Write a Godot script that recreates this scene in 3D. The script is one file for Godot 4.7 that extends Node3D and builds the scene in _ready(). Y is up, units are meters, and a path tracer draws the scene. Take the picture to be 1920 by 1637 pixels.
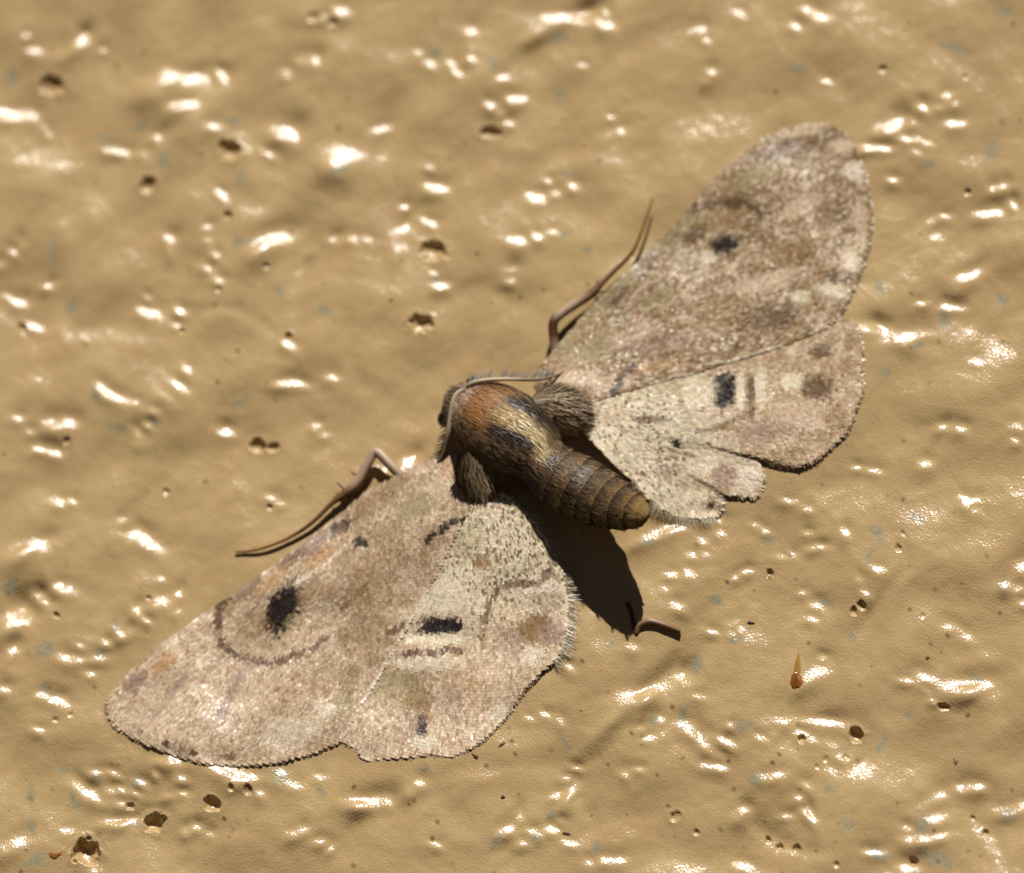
extends Node3D
# A small moth resting with spread wings on a glossy, lumpy painted outdoor wall in full sun.
# The wall is the plane z = 0 and faces +z, y is up. The moth is about 2 cm across.
# Places are given on a plan of the wall with 87 units to the millimetre; at() turns them, with a
# height above the wall in millimetres, into metres.

const UNIT := 87.0
const HALF_H := 818.5
const TAN_HALF := 0.0724
const SUN := Vector3(0.19, 1.30, 1.0)
const CORE_X := 13.0
const CORE_Y := 11.4
const STEP := 0.036

var eye: Vector3
var eye_basis: Basis
var rng := RandomNumberGenerator.new()
var n_big := FastNoiseLite.new()
var n_mid := FastNoiseLite.new()
var n_fine := FastNoiseLite.new()
var n_pat := FastNoiseLite.new()
var names := {}
var xs := PackedFloat32Array()
var ys := PackedFloat32Array()
var nx := 0
var ny := 0
var core0x := 0
var core0y := 0
var hgt := PackedFloat32Array()


func _ready() -> void:
	rng.seed = 4711
	setup_noise()
	# ---- camera ----
	var cam := Camera3D.new()
	cam.name = "camera"
	add_child(cam)
	eye = Vector3(tan(deg_to_rad(5.0)), -tan(deg_to_rad(14.0)), 1.0).normalized() * 0.13
	cam.look_at_from_position(eye, Vector3.ZERO, Vector3.UP)
	eye_basis = cam.transform.basis
	var lens := CameraAttributesPhysical.new()
	lens.frustum_focal_length = 12.0 / TAN_HALF
	lens.frustum_focus_distance = 0.1283
	lens.frustum_near = 0.01
	lens.frustum_far = 5.0
	lens.exposure_aperture = 30.0
	cam.attributes = lens
	cam.fov = rad_to_deg(2.0 * atan(TAN_HALF))
	cam.near = 0.01
	cam.far = 5.0
	cam.current = true
	# ---- sky, sun, exposure ----
	var we := WorldEnvironment.new()
	we.name = "world_environment"
	var env := Environment.new()
	env.background_mode = Environment.BG_SKY
	var sky := Sky.new()
	var sm := ProceduralSkyMaterial.new()
	sm.sky_top_color = Color(0.36, 0.45, 0.60)
	sm.sky_horizon_color = Color(0.62, 0.70, 0.78)
	sm.ground_horizon_color = Color(0.46, 0.39, 0.29)
	sm.ground_bottom_color = Color(0.38, 0.31, 0.22)
	sm.sky_energy_multiplier = 0.5
	sm.ground_energy_multiplier = 0.7
	sky.sky_material = sm
	env.sky = sky
	env.background_energy_multiplier = 0.75
	env.tonemap_mode = Environment.TONE_MAPPER_LINEAR
	env.tonemap_exposure = 1.04
	env.sdfgi_enabled = true
	env.ssao_enabled = true
	env.ssil_enabled = true
	we.environment = env
	add_child(we)
	var sun := DirectionalLight3D.new()
	sun.name = "sun"
	sun.light_energy = 1.6
	sun.light_color = Color(1.0, 0.982, 0.96)
	sun.light_angular_distance = 0.6
	sun.shadow_enabled = true
	sun.directional_shadow_max_distance = 0.5
	add_child(sun)
	sun.look_at_from_position(SUN.normalized(), Vector3.ZERO, Vector3.BACK)
	# ---- the wall ----
	build_wall()
	# ---- the moth ----
	build_moth()
	# ---- small things on the wall ----
	build_drop()
	build_flecks()


func setup_noise() -> void:
	for a in [[n_big, 11, 0.30, 2], [n_mid, 23, 0.85, 2], [n_fine, 37, 2.6, 2], [n_pat, 51, 0.02, 3]]:
		var n: FastNoiseLite = a[0]
		n.seed = a[1]
		n.noise_type = FastNoiseLite.TYPE_SIMPLEX_SMOOTH
		n.frequency = a[2]
		n.fractal_octaves = a[3]


# ------------------------------------------------------------------ helpers

func at(x: float, y: float, h := 0.0) -> Vector3:
	var d := eye_basis * Vector3((x - 960.0) / HALF_H * TAN_HALF, -(y - HALF_H) / HALF_H * TAN_HALF, -1.0)
	return eye + d * ((h * 0.001 - eye.z) / d.z)


func lin(r: float, g: float, b: float) -> Color:
	return Color(r / 255.0, g / 255.0, b / 255.0).srgb_to_linear()


func numbered(called: String) -> String:
	var n: int = names.get(called, 0)
	names[called] = n + 1
	return called if n == 0 else "%s_%03d" % [called, n]


func tag(o: Node, label: String, category: String, group := "", kind := "") -> void:
	o.set_meta("label", label)
	o.set_meta("category", category)
	if group:
		o.set_meta("group", group)
	if kind:
		o.set_meta("kind", kind)


func put(called: String, mesh: Mesh, m: Material, parent: Node) -> MeshInstance3D:
	var o := MeshInstance3D.new()
	o.name = called
	o.mesh = mesh
	o.material_override = m
	o.cast_shadow = GeometryInstance3D.SHADOW_CASTING_SETTING_ON
	parent.add_child(o, true)
	return o


func vertex_material(rough: float, spec: float) -> StandardMaterial3D:
	var m := StandardMaterial3D.new()
	m.vertex_color_use_as_albedo = true
	m.roughness = rough
	m.metallic_specular = spec
	m.cull_mode = BaseMaterial3D.CULL_DISABLED
	return m


func make_mesh(v: PackedVector3Array, n: PackedVector3Array, c: PackedColorArray, idx: PackedInt32Array, uv := PackedVector2Array()) -> ArrayMesh:
	var a := []
	a.resize(Mesh.ARRAY_MAX)
	a[Mesh.ARRAY_VERTEX] = v
	a[Mesh.ARRAY_NORMAL] = n
	a[Mesh.ARRAY_COLOR] = c
	if uv.size():
		a[Mesh.ARRAY_TEX_UV] = uv
	a[Mesh.ARRAY_INDEX] = idx
	var m := ArrayMesh.new()
	m.add_surface_from_arrays(Mesh.PRIMITIVE_TRIANGLES, a)
	return m


# a bag of triangles that grows
class Bag:
	var v := PackedVector3Array()
	var n := PackedVector3Array()
	var c := PackedColorArray()
	var i := PackedInt32Array()

	# a bent, tapering strip (a hair or a scale) along points p with half widths w, side s and face normal f
	func strip(p: Array, w: Array, s: Vector3, f: Vector3, col: Color, tip: Color) -> void:
		var first := v.size()
		for k in p.size():
			var cc := col.lerp(tip, float(k) / (p.size() - 1))
			v.append(p[k] - s * w[k])
			v.append(p[k] + s * w[k])
			n.append(f)
			n.append(f)
			c.append(cc)
			c.append(cc)
		for k in p.size() - 1:
			var b := first + k * 2
			i.append_array(PackedInt32Array([b, b + 2, b + 1, b + 1, b + 2, b + 3]))


func smooth_loop(p: Array, per: int, closed: bool) -> Array:
	var out := []
	var count := p.size()
	for k in (count if closed else count - 1):
		var a = p[(k - 1 + count) % count] if closed or k > 0 else p[0]
		var b = p[k]
		var c = p[(k + 1) % count]
		var d = p[(k + 2) % count] if closed or k + 2 < count else p[count - 1]
		for j in per:
			var t := float(j) / per
			out.append((b * 2.0 + (c - a) * t + (a * 2.0 - b * 5.0 + c * 4.0 - d) * t * t + (b * 3.0 - a - c * 3.0 + d) * t * t * t) * 0.5)
	if not closed:
		out.append(p[count - 1])
	return out


func points(a: Array) -> Array:
	var out := []
	for k in range(0, a.size(), 2):
		out.append(Vector2(a[k], a[k + 1]))
	return out


func points3(a: Array) -> Array:
	var out := []
	for k in range(0, a.size(), 3):
		out.append(Vector3(a[k], a[k + 1], a[k + 2]))
	return out


# ------------------------------------------------------------------ wall

func axis_lines(core: float, far: float) -> PackedFloat32Array:
	var side := []
	var d := STEP
	var x := core
	while x < far:
		d *= 1.16
		x += d
		side.append(x)
	var out := PackedFloat32Array()
	for k in range(side.size() - 1, -1, -1):
		out.append(-side[k])
	var count := int(round(2.0 * core / STEP))
	for k in count + 1:
		out.append(-core + 2.0 * core * k / count)
	for s in side:
		out.append(s)
	return out


func wall_index(x: float, y: float) -> Vector2:
	return Vector2(core0x + (x + CORE_X) / (xs[core0x + 1] - xs[core0x]), core0y + (y + CORE_Y) / (ys[core0y + 1] - ys[core0y]))


func wall_height(x: float, y: float) -> float:   # millimetres
	var f := wall_index(clampf(x, -CORE_X, CORE_X - 0.1), clampf(y, -CORE_Y, CORE_Y - 0.1))
	var i := int(f.x)
	var j := int(f.y)
	var u := f.x - i
	var v := f.y - j
	var k := j * nx + i
	return lerpf(lerpf(hgt[k], hgt[k + 1], u), lerpf(hgt[k + nx], hgt[k + nx + 1], u), v)


func gleam(g: Array) -> void:
	# a small lump whose sunny flank tilts just so that the gloss flashes there; x, y, half length, half width, turn, share
	var w := at(g[0], g[1])
	var c := Vector2(w.x, w.y) * 1000.0
	if absf(c.x) > CORE_X - 1.5 or absf(c.y) > CORE_Y - 1.5:
		return
	var half := ((eye - w).normalized() + SUN.normalized()).normalized()
	var want: Vector2 = Vector2(-half.x / half.z, -half.y / half.z) * g[5]
	var e := 0.05
	var now := Vector2(wall_height(c.x + e, c.y) - wall_height(c.x - e, c.y), wall_height(c.x, c.y + e) - wall_height(c.x, c.y - e)) / (2.0 * e)
	var slope: Vector2 = want - now
	var sa: float = (g[2] * 1.05 + 3.8) / UNIT
	var sb: float = (g[3] * 1.05 + 3.8) / UNIT
	var turn := Vector2(cos(deg_to_rad(g[4])), sin(deg_to_rad(g[4])))
	var reach := 3.2 * maxf(sa, sb)
	var lo := wall_index(maxf(c.x - reach, -CORE_X), maxf(c.y - reach, -CORE_Y))
	var hi := wall_index(minf(c.x + reach, CORE_X), minf(c.y + reach, CORE_Y))
	for j in range(int(lo.y), int(hi.y)):
		for i in range(int(lo.x), int(hi.x)):
			var q := Vector2(xs[i], ys[j]) - c
			var u := q.dot(turn) / sa
			var v := q.cross(turn) / sb
			var r := u * u + v * v
			if r < 10.0:
				hgt[j * nx + i] += q.dot(slope) * exp(-0.5 * r)


func groove(pts: Array) -> void:
	# a soft hollow between two lumps of paint: points and, last, half width and depth in millimetres
	var half: float = pts[pts.size() - 2] / UNIT
	var deep: float = pts[pts.size() - 1]
	var line := smooth_loop(points(pts.slice(0, pts.size() - 2)), 6, false)
	var flat := []
	for p in line:
		var w := at(p.x, p.y)
		flat.append(Vector2(w.x, w.y) * 1000.0)
	var box := Rect2(flat[0], Vector2.ZERO)
	for p in flat:
		box = box.expand(p)
	box = box.grow(half * 3.0).intersection(Rect2(-CORE_X + 0.2, -CORE_Y + 0.2, 2.0 * CORE_X - 0.4, 2.0 * CORE_Y - 0.4))
	if box.size.x <= 0.0 or box.size.y <= 0.0:
		return
	var lo := wall_index(box.position.x, box.position.y)
	var hi := wall_index(box.end.x, box.end.y)
	for j in range(int(lo.y), int(hi.y)):
		for i in range(int(lo.x), int(hi.x)):
			var q := Vector2(xs[i], ys[j])
			var best := 1e9
			var at_end := 0.0
			for k in flat.size() - 1:
				var near := Geometry2D.get_closest_point_to_segment(q, flat[k], flat[k + 1])
				var d := q.distance_squared_to(near)
				if d < best:
					best = d
					at_end = absf((k + 0.5) / (flat.size() - 1.0) - 0.5) * 2.0
			hgt[j * nx + i] -= deep * exp(-best / (half * half)) * (1.0 - 0.8 * at_end * at_end)


func grooves() -> Array:
	return [
		[335, 618, 375, 588, 425, 577, 470, 590, 505, 615, 16, 0.035], [592, 300, 585, 380, 575, 450, 560, 560, 550, 640, 22, 0.04], [140, 290, 130, 380, 150, 470, 120, 560, 150, 640, 24, 0.035],
		[20, 650, 90, 640, 170, 615, 240, 610, 20, 0.03], [430, 330, 480, 380, 520, 360, 560, 300, 640, 250, 20, 0.03], [700, 330, 730, 250, 760, 180, 800, 130, 24, 0.035], [860, 330, 930, 300, 1000, 310, 1050, 270, 1060, 180, 22, 0.035],
		[1120, 130, 1180, 90, 1240, 60, 1290, 60, 22, 0.03], [1500, 100, 1560, 150, 1600, 200, 1580, 260, 20, 0.03], [1730, 60, 1790, 110, 1850, 150, 1900, 220, 24, 0.035], [1800, 280, 1860, 330, 1900, 420, 22, 0.03],
		[1700, 460, 1760, 560, 1850, 620, 1910, 640, 24, 0.035], [1440, 1040, 1436, 1100, 1420, 1170, 1380, 1190, 1300, 1210, 12, 0.03], [1690, 1000, 1700, 1060, 1660, 1110, 1630, 1160, 1590, 1190, 14, 0.035],
		[1630, 1370, 1625, 1420, 1600, 1440, 12, 0.035], [1740, 1320, 1800, 1330, 1840, 1310, 1890, 1290, 14, 0.035], [1160, 1400, 1080, 1430, 1000, 1430, 900, 1440, 820, 1460, 18, 0.03], [640, 1530, 720, 1530, 790, 1500, 850, 1480, 16, 0.03],
		[1060, 1640, 1080, 1580, 1110, 1540, 1090, 1500, 16, 0.025], [230, 1450, 240, 1380, 250, 1400, 330, 1440, 16, 0.03], [200, 1260, 190, 1320, 210, 1380, 14, 0.03], [170, 940, 160, 1010, 120, 1080, 60, 1120, 20, 0.03],
		[290, 900, 250, 960, 300, 1020, 360, 1010, 16, 0.025], [570, 960, 560, 900, 590, 850, 640, 830, 16, 0.03], [800, 620, 840, 560, 900, 540, 960, 560, 18, 0.03], [660, 560, 650, 640, 680, 720, 760, 760, 20, 0.03],
		[1380, 1490, 1420, 1550, 1500, 1590, 1560, 1600, 16, 0.035], [1830, 1530, 1870, 1580, 1880, 1620, 14, 0.035], [300, 1580, 380, 1560, 450, 1560, 540, 1600, 18, 0.025], [640, 60, 560, 60, 480, 20, 20, 0.03],
	]


func pit(p: Array) -> void:
	# a small burst bubble in the paint: x, y, half width, half height, depth over radius, turn
	var w := at(p[0], p[1])
	var c := Vector2(w.x, w.y) * 1000.0
	var ra: float = p[2] / UNIT
	var rb: float = p[3] / UNIT
	var reach := 2.2 * maxf(ra, rb)
	if absf(c.x) > CORE_X - 1.0 or absf(c.y) > CORE_Y - 1.0:
		return
	var turn := Vector2(cos(deg_to_rad(p[5])), sin(deg_to_rad(p[5])))
	var lo := wall_index(c.x - reach, c.y - reach)
	var hi := wall_index(c.x + reach, c.y + reach)
	var deep: float = p[4] * 0.55 * minf(ra, rb)
	for j in range(int(lo.y), int(hi.y) + 1):
		for i in range(int(lo.x), int(hi.x) + 1):
			var q := Vector2(xs[i], ys[j]) - c
			var u := q.dot(turn) / ra
			var v := q.cross(turn) / rb
			var r := sqrt(u * u + v * v) * (1.0 + 0.34 * n_fine.get_noise_2d(xs[i] * 1.7 + 40.0, ys[j] * 1.7))
			var k := j * nx + i
			if r < 1.0:
				hgt[k] -= deep * sqrt(1.0 - r * r) * smoothstep(1.0, 0.82, r)
			elif r < 2.0:
				hgt[k] += 0.06 * minf(ra, rb) * exp(-pow((r - 1.15) / 0.3, 2.0))


func build_wall() -> void:
	xs = axis_lines(CORE_X, 70.0)
	ys = axis_lines(CORE_Y, 60.0)
	nx = xs.size()
	ny = ys.size()
	for i in nx:
		if absf(xs[i] + CORE_X) < 0.001:
			core0x = i
	for j in ny:
		if absf(ys[j] + CORE_Y) < 0.001:
			core0y = j
	hgt.resize(nx * ny)
	for j in ny:
		var y := ys[j]
		for i in nx:
			var x := xs[i]
			# lumps stretched a little towards the upper right, as the roller left them
			var a := (x * 0.86 + y * 0.5) * 0.9
			var b := y * 0.86 - x * 0.5
			var big := n_big.get_noise_2d(a, b)
			var mid := n_mid.get_noise_2d(a * 0.9, b)
			hgt[j * nx + i] = 0.15 * big + 0.024 * mid + 0.0060 * n_fine.get_noise_2d(x, y)
	# keep the wall fairly even under the moth's wings
	for c in grooves():
		groove(c)
	for g in gleams():
		# each flash is broken into a few uneven lumps, with smaller ones near by
		var turn := Vector2(cos(deg_to_rad(g[4])), -sin(deg_to_rad(g[4])))
		var count := 1 + int(g[2] / 11.0)
		for k in count:
			var along: float = 0.0 if count == 1 else (k / (count - 1.0) - 0.5) * 1.5 * g[2]
			var p: Vector2 = Vector2(g[0], g[1]) + turn * along + Vector2(rng.randfn(0.0, 2.5), rng.randfn(0.0, 2.5))
			gleam([p.x, p.y, maxf(g[2] * rng.randf_range(0.4, 0.75), 5.0) if count > 1 else g[2], g[3] * rng.randf_range(0.65, 1.0), g[4] + rng.randf_range(-25.0, 25.0), g[5] * rng.randf_range(0.93, 1.02)])
		for k in (1 if rng.randf() < 0.55 else 0):
			var away: Vector2 = Vector2.from_angle(rng.randf() * TAU) * rng.randf_range(1.2, 2.4) * (g[2] + 8.0)
			gleam([g[0] + away.x, g[1] + away.y * 0.8, rng.randf_range(3.5, 8.0), rng.randf_range(3.0, 6.0), rng.randf() * 180.0, rng.randf_range(0.72, 0.99)])
	for p in pits():
		pit(p)
	var spots := bare_spots()
	var c_paint := lin(184, 157, 110)
	var c_alt := lin(177, 148, 104)
	var c_bare := lin(142, 141, 118)
	var c_dirt := lin(92, 62, 30)
	var cols := PackedColorArray()
	var vs := PackedVector3Array()
	var ns := PackedVector3Array()
	var uvs := PackedVector2Array()
	cols.resize(nx * ny)
	vs.resize(nx * ny)
	ns.resize(nx * ny)
	uvs.resize(nx * ny)
	for j in ny:
		var j0 := maxi(j - 1, 0)
		var j1 := mini(j + 1, ny - 1)
		for i in nx:
			var i0 := maxi(i - 1, 0)
			var i1 := mini(i + 1, nx - 1)
			var k := j * nx + i
			vs[k] = Vector3(xs[i], ys[j], hgt[k]) * 0.001
			ns[k] = Vector3(-(hgt[j * nx + i1] - hgt[j * nx + i0]) / (xs[i1] - xs[i0]), -(hgt[j1 * nx + i] - hgt[j0 * nx + i]) / (ys[j1] - ys[j0]), 1.0).normalized()
			uvs[k] = Vector2(xs[i], -ys[j]) / 5.0
			cols[k] = c_paint.lerp(c_alt, clampf(0.5 + 0.9 * n_mid.get_noise_2d(xs[i] * 0.55 + 91.0, ys[j] * 0.55), 0.0, 1.0))
	# thin places where the grey undercoat shows through
	for s in spots:
		stain(cols, s, c_bare, 0.95)
	# specks of dirt sunk in the paint
	for k in 330:
		var x := rng.randf_range(-11.6, 11.6)
		var y := -10.4 + 20.8 * pow(rng.randf(), 1.7)
		var r := rng.randf_range(0.018, 0.042)
		var f := wall_index(x, y)
		var ci := int(round(f.x))
		var cj := int(round(f.y))
		var share := rng.randf_range(0.35, 0.95)
		var stretch := rng.randf_range(-0.8, 0.8)
		for dj in range(-2, 3):
			for di in range(-2, 3):
				var q := Vector2(di + stretch * dj * 0.6, dj) * STEP
				cols[(cj + dj) * nx + ci + di] = cols[(cj + dj) * nx + ci + di].lerp(c_dirt, share * smoothstep(1.3 * r + 0.015, 0.6 * r, q.length()))
	var idx := PackedInt32Array()
	idx.resize((nx - 1) * (ny - 1) * 6)
	var t := 0
	for j in ny - 1:
		for i in nx - 1:
			var k := j * nx + i
			idx[t] = k
			idx[t + 1] = k + nx
			idx[t + 2] = k + 1
			idx[t + 3] = k + 1
			idx[t + 4] = k + nx
			idx[t + 5] = k + nx + 1
			t += 6
	var m := vertex_material(0.24, 0.5)
	var grain := FastNoiseLite.new()
	grain.seed = 5
	grain.frequency = 0.07
	grain.noise_type = FastNoiseLite.TYPE_SIMPLEX_SMOOTH
	grain.fractal_octaves = 3
	var nt := NoiseTexture2D.new()
	nt.width = 1024
	nt.height = 1024
	nt.seamless = true
	nt.noise = grain
	m.heightmap_enabled = true
	m.heightmap_texture = nt
	m.heightmap_scale = 0.00065
	var o := put("wall", make_mesh(vs, ns, cols, idx, uvs), m, self)
	tag(o, "glossy tan painted wall with lumps, pits and worn grey spots behind the moth", "wall", "", "structure")


func stain(cols: PackedColorArray, s: Array, to: Color, share: float) -> void:
	var w := at(s[0], s[1])
	var c := Vector2(w.x, w.y) * 1000.0
	var ra: float = s[2] / UNIT
	var rb: float = s[3] / UNIT
	var reach := 1.5 * maxf(ra, rb)
	if absf(c.x) > CORE_X - 1.0 or absf(c.y) > CORE_Y - 1.0:
		return
	var turn := Vector2(cos(deg_to_rad(s[4])), sin(deg_to_rad(s[4])))
	var lo := wall_index(c.x - reach, c.y - reach)
	var hi := wall_index(c.x + reach, c.y + reach)
	for j in range(int(lo.y), int(hi.y) + 1):
		for i in range(int(lo.x), int(hi.x) + 1):
			var q := Vector2(xs[i], ys[j]) - c
			var r := Vector2(q.dot(turn) / ra, q.cross(turn) / rb).length() + 0.5 * n_fine.get_noise_2d(xs[i] * 1.6, ys[j] * 1.6 + 70.0)
			var k := j * nx + i
			cols[k] = cols[k].lerp(to, share * smoothstep(1.1, 0.45, r) * clampf(0.7 + 0.8 * n_fine.get_noise_2d(xs[i] * 3.0 + 9.0, ys[j] * 3.0), 0.2, 1.0))


func gleams() -> Array:
	var out := [
		[140, 85, 26, 9, 45, 1], [157, 66, 8, 7, 0, 1], [65, 97, 12, 10, 0, 0.85], [22, 214, 28, 9, 5, 1], [65, 212, 9, 8, 0, 0.9], [340, 160, 58, 14, 28, 1], [345, 198, 24, 8, 25, 0.92],
		[415, 142, 14, 8, -50, 1], [540, 135, 12, 9, 60, 1], [580, 112, 16, 12, 0, 0.92], [400, 238, 10, 9, 0, 1], [535, 248, 22, 16, 10, 1], [638, 300, 28, 24, 40, 1], [508, 285, 10, 8, 0, 0.95],
		[222, 285, 20, 6, -10, 0.9], [280, 272, 20, 7, 40, 0.88], [413, 365, 12, 6, -60, 0.95], [505, 455, 34, 14, 35, 1], [390, 446, 10, 6, 45, 0.95], [320, 455, 16, 9, 85, 1], [610, 455, 20, 8, 30, 0.85],
		[40, 445, 7, 7, 0, 1], [15, 482, 18, 8, 60, 1], [390, 503, 8, 7, 0, 1], [410, 526, 8, 7, 0, 1], [88, 532, 9, 7, 60, 1], [640, 20, 10, 14, 0, 1], [887, 75, 16, 8, 85, 0.95], [807, 120, 9, 8, 0, 1],
		[846, 114, 9, 8, 0, 0.92], [863, 136, 8, 8, 0, 1], [924, 195, 11, 10, 0, 1], [970, 187, 16, 9, 20, 1], [945, 143, 11, 8, 0, 0.88], [1060, 35, 44, 10, 27, 1], [1136, 48, 12, 9, 0, 0.92],
		[815, 350, 15, 12, 0, 1], [750, 445, 28, 9, 75, 1], [810, 416, 7, 7, 0, 0.95], [1010, 367, 14, 9, 0, 1], [1044, 360, 7, 9, 0, 1], [1075, 350, 8, 10, 0, 1], [972, 453, 12, 10, 0, 1],
		[1010, 452, 8, 9, 0, 0.95], [955, 510, 10, 9, 0, 1], [665, 450, 9, 8, 0, 0.85], [827, 540, 11, 9, 0, 1], [34, 566, 11, 9, 0, 1], [76, 612, 10, 7, 0, 1], [278, 586, 15, 12, 0, 1], [344, 582, 8, 6, 0, 1],
		[330, 608, 8, 6, 0, 1], [546, 645, 11, 8, -35, 1], [212, 740, 26, 10, -30, 1], [326, 735, 18, 16, 30, 1], [340, 706, 18, 10, 45, 0.95], [110, 795, 22, 13, 10, 1], [40, 785, 8, 7, 0, 0.95],
		[88, 842, 20, 7, -15, 0.98], [112, 940, 10, 9, 0, 0.98], [260, 822, 16, 6, 85, 0.92], [423, 808, 11, 9, -30, 1], [545, 722, 22, 7, 5, 0.95], [625, 712, 9, 8, 0, 0.92], [60, 1030, 28, 12, 30, 1],
		[275, 1015, 22, 14, -45, 1], [250, 998, 9, 6, 0, 0.95], [595, 800, 8, 7, 0, 0.92], [507, 930, 6, 6, 0, 0.98], [30, 1160, 36, 20, 55, 1], [20, 1230, 20, 10, 60, 1], [72, 1114, 10, 8, -40, 1],
		[88, 1136, 9, 7, 0, 1], [118, 1104, 14, 10, 0, 0.95], [140, 1236, 16, 10, 0, 1], [188, 1236, 10, 8, 0, 1], [160, 1198, 8, 6, 0, 1], [300, 1128, 18, 14, 0, 0.95], [330, 1128, 18, 6, 85, 1],
		[245, 1152, 18, 7, 40, 0.98], [220, 1182, 7, 7, 0, 1], [228, 1200, 7, 6, 0, 1], [90, 1310, 12, 9, -30, 1], [114, 1327, 10, 7, 0, 1], [10, 1293, 9, 7, 0, 1], [318, 1428, 22, 11, 10, 1],
	]
	out.append_array([
		[432, 1442, 24, 13, 0, 1], [460, 1466, 20, 9, 20, 0.98], [170, 1490, 26, 7, -45, 1], [195, 1450, 20, 5, -10, 1], [211, 1487, 10, 8, -30, 1], [220, 1506, 8, 6, 0, 1], [228, 1540, 24, 5, 20, 1],
		[126, 1556, 7, 7, 0, 1], [25, 1585, 20, 10, 30, 0.98], [150, 1595, 10, 7, 0, 1], [176, 1625, 6, 9, 0, 1], [355, 1554, 11, 8, 20, 1], [540, 1473, 20, 8, -25, 1], [530, 1450, 10, 8, 0, 0.95],
		[335, 1490, 16, 4, 10, 1], [73, 1370, 8, 6, 0, 0.98], [262, 1467, 11, 8, 0, 1], [1215, 1303, 56, 11, 33, 1], [1260, 1275, 22, 12, 40, 1], [1010, 1340, 13, 6, -10, 1], [690, 1505, 30, 13, 0, 1],
		[776, 1474, 16, 8, 55, 1], [1065, 1253, 8, 6, 0, 1], [1240, 1362, 14, 4, 85, 1], [1215, 1385, 8, 5, 0, 1], [1264, 1130, 10, 6, -25, 1], [975, 1547, 20, 5, 88, 1], [974, 1582, 9, 6, 0, 1],
		[1070, 1492, 26, 6, 80, 1], [1020, 1558, 14, 8, 30, 1], [1055, 1568, 20, 6, -35, 1], [950, 1555, 14, 8, 40, 0.95], [1150, 1612, 16, 9, 0, 1], [1055, 1482, 18, 6, 40, 0.98], [1295, 1056, 14, 9, 80, 1],
		[1275, 1076, 16, 7, 15, 1], [1243, 998, 38, 8, 26, 1], [1310, 968, 30, 7, 5, 1], [1340, 968, 12, 10, -30, 1], [1268, 1138, 10, 6, -20, 1], [1584, 998, 5, 12, 0, 1], [1530, 1027, 14, 5, 15, 0.97],
		[1396, 1068, 9, 7, 0, 1], [1649, 1072, 10, 8, -40, 1], [1616, 1100, 16, 5, -75, 1], [1534, 1136, 13, 10, -30, 0.95], [1522, 1156, 9, 6, 0, 0.95], [1342, 1183, 10, 6, -35, 1], [1386, 1173, 11, 7, -40, 1],
		[1525, 1263, 22, 13, 40, 1], [1725, 1272, 14, 9, -60, 1], [1703, 1275, 9, 6, 0, 1], [1745, 1303, 11, 4, -40, 1], [1830, 1286, 34, 17, 12, 1], [1290, 1355, 16, 10, 0, 0.95], [1308, 1386, 20, 8, -35, 1],
		[1364, 1392, 12, 9, -20, 1], [1430, 1388, 9, 5, -60, 1], [1535, 1354, 46, 6, -4, 1], [1492, 1362, 18, 6, -60, 1], [1568, 1412, 14, 6, -65, 1], [1353, 1420, 9, 6, -30, 1], [1334, 1438, 16, 8, 0, 1],
		[1905, 1078, 20, 12, 60, 0.98], [1902, 1104, 14, 9, 0, 1], [1818, 952, 14, 7, -25, 1], [1826, 938, 9, 5, 20, 1], [1795, 1185, 16, 10, -40, 0.92], [1450, 1457, 16, 9, 30, 0.95], [1504, 1475, 6, 10, 0, 1],
		[1390, 1522, 12, 9, 30, 1], [1508, 1520, 8, 5, -80, 1], [1523, 1530, 14, 4, -80, 1], [1755, 1498, 26, 9, 30, 0.98], [1828, 1474, 14, 10, 0, 1], [1734, 1548, 20, 14, 60, 0.95], [1704, 1570, 10, 14, 0, 1],
		[1742, 1573, 20, 7, 15, 1], [1640, 1601, 18, 6, 10, 0.95], [1900, 1514, 28, 9, 15, 0.95], [1392, 1626, 14, 8, 0, 1], [1702, 1626, 16, 9, 30, 1], [1525, 32, 15, 12, -45, 1], [1490, 52, 8, 7, 0, 1],
		[1545, 150, 7, 7, 0, 0.95], [1672, 240, 30, 14, 35, 1], [1722, 216, 16, 10, 60, 1], [1640, 280, 24, 6, 12, 1], [1697, 260, 10, 6, 0, 1], [1776, 180, 8, 12, 0, 0.9], [1792, 232, 13, 6, 10, 1],
		[1676, 337, 7, 7, 0, 1], [1858, 399, 24, 9, 10, 1], [1760, 410, 13, 5, 35, 0.97], [1812, 520, 24, 10, 45, 0.98], [1668, 622, 40, 10, -18, 1], [1735, 872, 10, 14, 0, 1], [1800, 802, 9, 8, 0, 0.95],
		[1905, 800, 8, 7, 0, 1], [1786, 575, 14, 8, 0, 0.9], [1832, 678, 9, 7, 0, 0.9], [1875, 352, 12, 8, 30, 0.85], [1310, 55, 14, 8, 10, 0.95], [1330, 140, 12, 8, 60, 0.9], [1390, 20, 8, 8, 0, 0.85],
		[710, 240, 16, 8, 30, 0.8], [1150, 250, 18, 8, 30, 0.8], [760, 870, 26, 10, 35, 1], [715, 885, 14, 8, 30, 1], [1640, 880, 9, 5, 0, 0.95], [1480, 940, 9, 4, 0, 0.95], [1420, 985, 6, 4, 0, 0.95],
		[1605, 880, 5, 4, 0, 0.95], [1470, 1045, 7, 4, 0, 0.95], [600, 1580, 9, 5, 0, 0.95], [560, 1560, 14, 7, 20, 0.88], [820, 1585, 8, 6, 0, 0.92], [1085, 1440, 7, 4, 0, 0.95], [1190, 1440, 9, 4, 0, 0.95],
	])
	return out


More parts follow.
